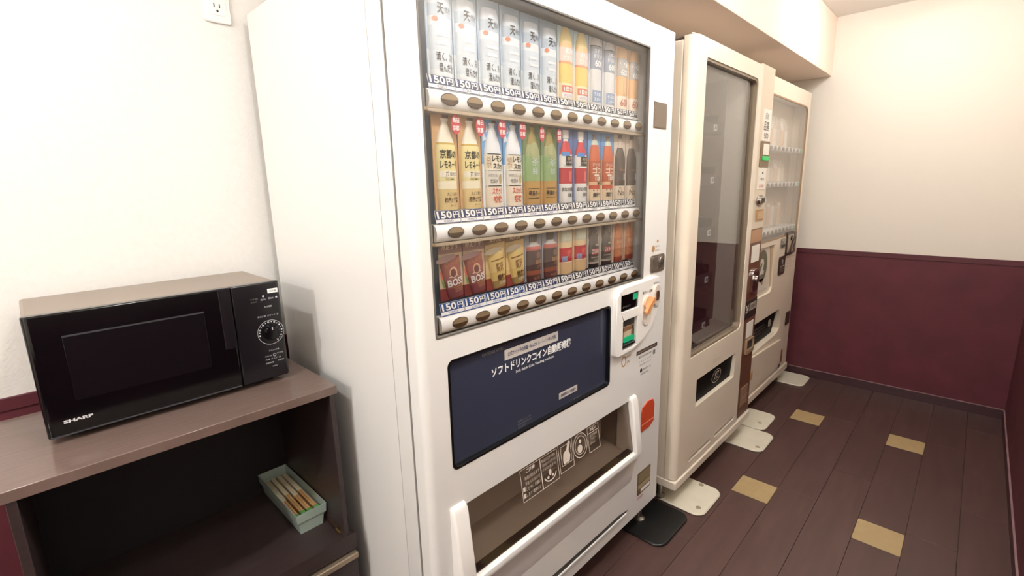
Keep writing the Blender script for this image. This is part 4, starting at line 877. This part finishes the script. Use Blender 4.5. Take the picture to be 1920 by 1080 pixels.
def coinm(m):
    m.prism(rrect(2.440, 2.530, 0.945, 0.998, 0.006), FY-0.006, FY, METAL); m.box(2.446, 2.524, FY-0.007, FY-0.005, 0.947, 0.965, DK); m.prism(ellipse(2.470, 0.983, 0.008, 0.007, 10), FY-0.009, FY-0.006, CHROME)
    m.prism(rrect(2.545, 2.690, 0.885, 1.025, 0.010), FY-0.008, FY, DK); m.prism(rrect(2.560, 2.676, 0.900, 1.010, 0.008), FY-0.010, FY-0.007, mat('coin_silver', 'B09C86', 0.35))
    m.prism([(2.575, 0.905), (2.600, 0.900), (2.668, 0.965), (2.660, 0.985), (2.635, 0.965)], FY-0.018, FY-0.009, DK); m.prism(ellipse(2.625, 0.990, 0.020, 0.015, 14), FY-0.016, FY-0.009, BLACK)
    m.prism(rrect(2.705, 2.745, 0.890, 1.020, 0.008), FY-0.008, FY, mat('coin_brown', '6A4A36', 0.35)); m.box(2.720, 2.728, FY-0.010, FY-0.007, 0.93, 0.99, BLACK)
one(coinm, 'coin_unit', F, bevel=0.0015)
one(lambda m: (m.prism(rrect(2.432, 2.555, 0.780, 0.892, 0.016), FY-0.005, FY, DK), m.prism(rrect(2.468, 2.530, 0.795, 0.835, 0.006), FY-0.008, FY-0.004, METAL), m.prism(ellipse(2.495, 0.855, 0.016, 0.016, 12), FY-0.007, FY-0.004, GREYP)), 'bill_slot', F, bevel=0.0015)
one(lambda m: [m.text(t, 2.600, 2.600+w, 0.860-0.018*j, 0.868-0.018*j, FY-0.0005, mat('faint3', 'A8957E', 0.5)) for j, (t, w) in enumerate((('ご利用ありがとうございます', 0.17), ('お問い合わせ先', 0.12), ('故障の際は', 0.10), ('返金は下記へ', 0.11)))], 'contact_sticker', F, smooth=False)
def fdel(m):
    m.box(2.025, 2.58, 0.040, 0.046, 0.375, 0.560, BLACK)
    m.prism([(0.012, 0.552), (0.016, 0.552), (0.038, 0.40), (0.034, 0.40)], 2.03, 2.53, mat('flap_black', '050505', 0.5, spec=0.08), 'x')
one(fdel, 'delivery_slot', F)
one(lambda m: [m.text(t, 2.16, 2.16+w, 0.495-0.022*j, 0.508-0.022*j, 0.0, mat('chute_text', '9A9088', 0.5), 0.0, lambda x, z: 0.012+(0.552-z)*0.145-0.001) for j, (t, w) in enumerate((('取出口', 0.16), ('手を入れないで', 0.20), ('ください', 0.13)))]+[m.prism(rrect(2.38, 2.42, 0.475, 0.515, 0.004), 0.009, 0.012, mat('chute_text', '9A9088', 0.5))], 'delivery_print', F, smooth=False)
one(lambda m: m.prism(rrect(2.695, 2.775, 0.415, 0.500, 0.006), FY-0.006, FY, DK), 'coin_return', F, bevel=0.002)
one(lambda m: (m.prism([(2.03, 0.160), (2.60, 0.160), (2.630, 0.185), (2.630, 0.330), (2.600, 0.345), (2.03, 0.375)], FY-0.010, FY, FCR), m.prism(ellipse(2.065, 0.27, 0.014, 0.03, 14), FY-0.014, FY-0.009, TANP)), 'lower_cover', F, bevel=0.004)
one(lambda m: (m.box(2.600, 2.690, FY-0.004, FY, 0.17, 0.255, mat('tab_brown', '8A5A3C', 0.4)), m.prism(ellipse(2.61, 0.165, 0.02, 0.014, 12), FY-0.010, FY-0.004, DK)), 'door_latch', F)
one(lambda m: m.box(FX0, FX1+0.004, FY-0.008, 0.66, 0.086, 0.132, FCR), 'base_skirt', F, bevel=0.006)
for fx, fy in ((FX0+0.06, 0.05), (FX1-0.06, 0.05), (FX0+0.06, 0.6), (FX1-0.06, 0.6)): foot('foot', F, fx, fy, 0.078)
# samples of the far machine, colours paled to stand in for window reflection
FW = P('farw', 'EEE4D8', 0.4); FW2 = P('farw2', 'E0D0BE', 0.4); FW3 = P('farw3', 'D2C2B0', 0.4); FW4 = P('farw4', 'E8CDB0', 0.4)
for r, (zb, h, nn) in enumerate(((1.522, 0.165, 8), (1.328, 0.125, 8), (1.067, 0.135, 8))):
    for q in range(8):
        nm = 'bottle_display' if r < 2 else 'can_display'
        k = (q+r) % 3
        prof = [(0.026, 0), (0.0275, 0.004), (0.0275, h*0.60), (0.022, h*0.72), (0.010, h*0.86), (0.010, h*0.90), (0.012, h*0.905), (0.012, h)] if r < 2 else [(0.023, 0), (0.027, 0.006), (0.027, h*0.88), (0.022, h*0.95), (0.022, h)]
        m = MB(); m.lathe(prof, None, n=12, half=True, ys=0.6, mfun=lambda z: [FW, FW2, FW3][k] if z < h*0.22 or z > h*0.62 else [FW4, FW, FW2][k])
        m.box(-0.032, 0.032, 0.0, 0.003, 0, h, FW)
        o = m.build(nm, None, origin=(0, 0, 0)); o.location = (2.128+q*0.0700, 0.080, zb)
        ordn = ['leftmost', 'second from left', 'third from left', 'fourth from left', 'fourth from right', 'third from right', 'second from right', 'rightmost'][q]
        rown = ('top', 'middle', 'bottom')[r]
        tag(o, 'glare-paled %s sample, %s in the %s row of the far vending machine' % ('bottle' if r < 2 else 'can', ordn, rown), 'drink display', 'far machine samples, %s row' % rown)

# ------------------------------------------------------------------ floor pads under the machine feet
PADW = mat('pad_cream', 'DDD6C2', 0.35, noise=0.05, nscale=12); PADB = mat('pad_black', '1A1B1C', 0.3)
RUST = mat('rust_stain', 'A98C66', 0.6)
def pad(name, lab, x0, x1, y0, y1, c, h=0.010, screws=()):
    t = thing(name, lab, 'floor pad', ((x0+x1)/2, (y0+y1)/2, 0), 'machine floor pads')
    one(lambda m: m.prism([(p[0], p[1]) for p in rrect(x0, x1, y0, y1, 0.045, 8)], 0.0, h, c, 'z'), 'plate', t, bevel=0.005)
    for sx, sy in screws: one(lambda m: m.lathe([(0.011, 0), (0.010, 0.0016), (0.001, 0.0018)], mat('screw_cap', 'B7AC96', 0.4, metal=0.4), (sx, sy, h), 14), 'screw_cap', t)
    return t
pad('floor_pad', 'black glossy floor pad under the corner of the largest vending machine', 0.800, 1.050, -0.128, 0.14, PADB)
p1 = pad('floor_pad', 'cream floor pad with rust stain under the near corner of the snack machine', 1.066, 1.296, -0.165, 0.12, PADW, screws=((1.275, -0.075), (1.115, -0.13)))
pad('floor_pad', 'cream floor pad under the far corner of the snack machine', 1.728, 1.962, -0.186, 0.12, PADW, screws=((1.775, -0.155),))
pad('floor_pad', 'cream floor pad wedged between the snack machine and the far machine', 1.972, 2.208, -0.126, 0.12, PADW, screws=((2.05, -0.08),))
pad('floor_pad', 'cream floor pad under the far machine by the end wall', 2.748, 2.972, -0.126, 0.12, PADW)

# ------------------------------------------------------------------ low cabinet
WENGE = mat('dark_brown_laminate', '352A29', 0.38, noise=0.14, nscale=10, stretch=(1.5, 14, 14))
WTOP = mat('brown_counter', '6E5C55', 0.16, noise=0.08, nscale=12, stretch=(1.5, 16, 1))
C = thing('low_cabinet', 'dark brown open-shelf cabinet carrying the microwave beside the vending machine', 'cabinet', (-0.46, 0.47, 0))
CX0, CX1, CYF, CYB = -0.765, -0.176, 0.280, 0.660
m = MB(); m.box(CX0, CX1, CYF, CYB, 0.838, 0.860, WTOP); m.build('top_board', C, bevel=0.0015)
one(lambda m: m.box(CX1-0.020, CX1-0.008, CYF+0.002, CYB, 0.0, 0.838, WENGE), 'side_panel', C, bevel=0.001)
one(lambda m: m.box(CX0+0.010, CX0+0.024, CYF+0.002, CYB, 0.0, 0.838, WENGE), 'side_panel', C, bevel=0.001)
one(lambda m: m.box(CX0+0.024, CX1-0.020, CYB-0.006, CYB, 0.02, 0.838, mat('back_black', '171416', 0.6)), 'back_panel', C)
one(lambda m: (m.box(CX0+0.024, CX1-0.020, CYF+0.014, CYB-0.006, 0.395, 0.438, WENGE), m.box(CX0+0.008, CX1+0.008, CYF-0.003, CYF+0.014, 0.393, 0.438, WENGE)), 'middle_shelf', C)
one(lambda m: m.box(CX0+0.024, CX1-0.020, CYF+0.03, CYB-0.006, 0.03, 0.05, WENGE), 'bottom_board', C)
dr = one(lambda m: m.box(CX0+0.012, CX1+0.006, CYF-0.004, CYF+0.014, 0.055, 0.366, WENGE), 'door', C, bevel=0.001)
one(lambda m: m.box(CX0+0.012, CX1+0.006, CYF-0.014, CYF+0.012, 0.369, 0.386, mat('aluminium_strip', 'A89884', 0.35, metal=0.7)), 'door_handle', dr, bevel=0.003, label='pale metal strip handle')
# brown power plug with brass prongs, lying against the right side
PL = thing('power_plug', 'dark brown rod with two small brass tips lying beside the plastic box', 'plug', (-0.195, 0.345, 0.438))
one(lambda m: m.tube([(-0.192, 0.47, 0.447), (-0.191, 0.39, 0.447), (-0.195, 0.315, 0.447)], 0.0080, mat('plug_brown', '2E1C16', 0.35), 10), 'plug_body', PL)
for dx in (-0.006, 0.006): one(lambda m: m.tube([(-0.195+dx*0.9, 0.316, 0.448), (-0.196+dx*0.9, 0.296, 0.447)], 0.0036, mat('brass', 'C8A468', 0.25, metal=0.9), 8), 'prong', PL)

# ------------------------------------------------------------------ microwave oven
MW = thing('microwave_oven', 'black microwave oven with taupe top on the brown cabinet', 'microwave', (-0.46, 0.54, 0.860))
MX0, MX1, MY, MYB, MZ0, MZ1 = -0.690, -0.232, 0.420, 0.675, 0.873, 1.118
TAUPE = mat('taupe_paint', '8A7D70', 0.38)
MBLK = mat('microwave_black', '060609', 0.14, spec=0.45); MPAN = mat('microwave_panel', '141317', 0.2)
one(lambda m: m.box(MX0+0.002, MX1-0.002, MY+0.022, MYB, MZ0, MZ1-0.001, TAUPE), 'case', MW, bevel=0.006, seg=3)
SPX = -0.343
def mdoor(m):
    P = [(MX0+0.0, MY+0.021), (MX0, MY+0.006), (MX0+0.006, MY), (SPX-0.0012, MY), (SPX-0.0012, MY+0.021)]
    m.prism(P, MZ0, MZ1, MBLK, 'z')
md = one(mdoor, 'door', MW, bevel=0.003, seg=3)
one(lambda m: m.box(-0.640, -0.402, MY-0.0012, MY+0.001, 0.940, 1.070, mat('mesh_window', '0D0C10', 0.15)), 'window', md, bevel=0.0006)
one(lambda m: m.box(-0.640, -0.402, MY-0.0022, MY, 1.0695, 1.0725, mat('window_ridge', '3A3A40', 0.3)), 'window_ridge', md)
one(lambda m: m.prism([(SPX-0.026, MY), (SPX-0.002, MY), (SPX-0.002, MY-0.004), (SPX-0.014, MY-0.005), (SPX-0.024, MY-0.002)], MZ0+0.10, MZ1-0.002, MPAN, 'z'), 'door_handle', md)
one(lambda m: m.box(MX0+0.004, SPX-0.004, MY-0.0012, MY+0.004, MZ0+0.001, MZ0+0.004, mat('door_edge', '3E3E44', 0.3)), 'door_trim', md)
one(lambda m: m.text('SHARP', -0.664, -0.619, 0.8990, 0.9055, MY-0.0006, mat('logo_silver', 'CFCFD2', 0.4), 0.045), 'maker_logo', md, smooth=False)
def mpanel(m):
    P = [(SPX+0.0012, MY+0.021), (SPX+0.0012, MY), (MX1-0.006, MY), (MX1, MY+0.006), (MX1, MY+0.021)]
    m.prism(P, MZ0, MZ1, MPAN, 'z')
mp = one(mpanel, 'control_panel', MW, bevel=0.003, seg=3)
SILV = mat('panel_silver', 'B8B8BC', 0.5)
one(lambda m: (m.flat([(-0.262, 1.090), (-0.233-0.005, 1.090), (-0.238, 1.101), (-0.262, 1.101)], MY-0.0006, WPRINT), m.text('保証書', -0.258, -0.242, 1.0935, 1.0975, MY-0.0009, BPRINT)), 'warranty_sticker', mp, smooth=False)
def mprint(m):
    y = MY-0.0006
    m.text('ヒーター出力', -0.302, -0.286, 1.079, 1.083, y, GREYP); m.text('レンジ', -0.302, -0.288, 1.072, 1.076, y, GREYP)
    m.text('強700', -0.280, -0.268, 1.074, 1.079, y, SILV); m.prism(ellipse(-0.273, 1.0845, 0.0025, 0.0025, 8), y, MY, SILV)
    m.text('弱200', -0.262, -0.250, 1.075, 1.080, y, SILV); m.prism(ellipse(-0.243, 1.078, 0.0025, 0.0025, 8), y, MY, SILV)
    m.text('切替', -0.274, -0.256, 1.0555, 1.0600, y, SILV)
    m.text('あたため スタート 分', -0.292, -0.243, 1.0325, 1.0375, y, SILV)
    for q in range(17):
        a = math.radians(190-q*15.5); rr = 0.0262; s = 0.0022 if q % 2 == 0 else 0.0013
        m.prism(ellipse(-0.266+rr*math.cos(a), 0.992+rr*math.sin(a), s, s, 8), y, MY, SILV)
    for q in range(36):
        a0, a1 = q*PI/18, (q+1)*PI/18
        m.flat([(-0.266+r*math.cos(a), 0.992+r*math.sin(a)) for r, a in ((0.0302, a0), (0.0312, a0), (0.0312, a1), (0.0302, a1))], y, SILV)
    m.text('生もの 解凍', -0.276, -0.252, 0.9435, 0.9475, y, SILV)
    m.text('ごはん 牛乳', -0.287, -0.270, 0.930, 0.934, y, SILV); m.text('お弁当', -0.258, -0.243, 0.933, 0.937, y, SILV); m.plate(ellipse(-0.264, 0.932, 0.004, 0.004, 10), [ellipse(-0.264, 0.932, 0.003, 0.003, 10)], y, MY, SILV)
    m.text('冷凍 チルド 温', -0.287, -0.250, 0.9215, 0.9255, y, SILV); m.text('加熱時間', -0.287, -0.268, 0.912, 0.916, y, SILV); m.text('600W', -0.258, -0.243, 0.914, 0.918, y, SILV)
    m.text('MENU', -0.272, -0.260, 0.902, 0.905, y, SILV)
one(mprint, 'panel_print', mp, smooth=False)
one(lambda m: (m.xform(Matrix.Translation((-0.266, MY, 0.992)) @ Matrix.Rotation(PI/2, 4, 'X'), m.lathe([(0.0195, 0.0), (0.0185, 0.010), (0.0165, 0.0135), (0.001, 0.0140)], MBLK, (0, 0, 0), 28)), m.flat([(-0.2672, 1.000), (-0.2648, 1.000), (-0.2648, 1.008), (-0.2672, 1.008)], MY-0.0145, SILV)), 'timer_dial', mp)
for fx in (MX0+0.04, MX1-0.04):
    for fy in (MY+0.04, MYB-0.03): one(lambda m: m.lathe([(0.010, 0), (0.012, 0.014)], BLACK, (fx, fy, 0.860), 14), 'foot', MW)

# ------------------------------------------------------------------ plastic box with chopsticks
GRNP = glass_mat('green_plastic', 'D4E4DA', rough=0.25, haze=0.5, hazecol='CEDCD4')
BX = thing('plastic_box', 'translucent pale green plastic box holding wrapped chopsticks on the cabinet shelf', 'box', (-0.242, 0.51, 0.4385))
def boxshell(m):
    zb, zt, th = 0.4386, 0.500, 0.0018
    b = (-0.271, -0.211, 0.378, 0.640); t = (-0.281, -0.199, 0.370, 0.650)
    def ring(q, z, d): return [(q[0]+d, q[2]+d, z), (q[1]-d, q[2]+d, z), (q[1]-d, q[3]-d, z), (q[0]+d, q[3]-d, z)]
    def midq(f): return tuple(a+(c-a)*f for a, c in zip(b, t))
    r1 = midq(0.55); L = []
    steps = [(b, zb), (midq(0.35), zb+0.030), (r1[:0] or (t[0]+0.002, t[1]-0.002, t[2]+0.002, t[3]-0.002), zb+0.036), (t, zt)]
    for q, z in steps: L += ring(q, z, 0)
    n = len(steps)
    for q, z in reversed(steps): L += ring(q, z+(th if z == zb else 0), th)
    f = [(3, 2, 1, 0)]
    for j in range(2*n-1):
        for i in range(4): f.append((4*j+i, 4*j+(i+1) % 4, 4*j+4+(i+1) % 4, 4*j+4+i))
    e = 4*(2*n-1); f.append((e, e+1, e+2, e+3))
    m.faces(L, f, GRNP)
one(boxshell, 'tray', BX, smooth=False)
WOODC = mat('chopstick_wood', 'C79A68', 0.6, noise=0.1, nscale=30, stretch=(20, 1, 20)); SLV = mat('paper_sleeve', 'CFC3A4', 0.6); GRP = mat('green_sleeve_print', '5E9A4E', 0.6)
ORDN = ['leftmost', 'second from the left', 'second from the right', 'rightmost']
for L, (z, w0) in enumerate(((0.4450, 0.0)  , (0.4565, 0.003), (0.4680, 0.006), (0.4795, 0.008))):
    n = 4
    for q in range(n):
        x = -0.262-w0*0.6+(0.042+w0*1.2)*q/(n-1); a = random.uniform(-1.2, 1.2); ys = random.uniform(-0.004, 0.004)
        t = thing('wrapped_chopsticks', 'paper-sleeved wooden chopsticks in the plastic box, %s of the %s layer' % (ORDN[q], ['lowest', 'second', 'third', 'top'][L]), 'chopsticks', (x, 0.512+ys, z), 'chopsticks in the plastic box')
        t.rotation_euler = (0, 0, math.radians(a))
        def atl(fn, nm):
            m = MB(); fn(m); return m.build(nm, t, origin=(0, 0, 0), bevel=0.0008, seg=1)
        atl(lambda m: (m.box(-0.0056, -0.0004, -0.112, 0.095, -0.0035, 0.0035, WOODC), m.box(0.0004, 0.0056, -0.112, 0.095, -0.0035, 0.0035, WOODC)), 'chopstick_pair')
        atl(lambda m: m.box(-0.0064, 0.0064, -0.020+0.02*(q % 2), 0.112, -0.0044, 0.0044, SLV), 'paper_sleeve')
        atl(lambda m: m.box(-0.0064, 0.0064, -0.121, -0.104, -0.0044, 0.0044, GRP), 'sleeve_end')

# ------------------------------------------------------------------ wall outlet
O = thing('wall_outlet', 'white wall outlet plate high on the left wall', 'outlet', (-0.197, YB, 1.83))
one(lambda m: m.prism(rrect(-0.227, -0.160, 1.785, 1.905, 0.008), YB-0.008, YB, PLAST), 'cover_plate', O, bevel=0.003, seg=3)
one(lambda m: (m.prism(rrect(-0.214, -0.172, 1.804, 1.886, 0.010), YB-0.0095, YB-0.007, PLAST), [m.box(x0, x0+0.0025, YB-0.0098, YB-0.0090, z0, z0+0.010, BLACK) for z0 in (1.822, 1.862) for x0 in (-0.2015, -0.1885)], [m.prism(ellipse(-0.1935, z0-0.008, 0.0028, 0.0032, 10), YB-0.0098, YB-0.009, BLACK) for z0 in (1.822, 1.862)]), 'socket', O)
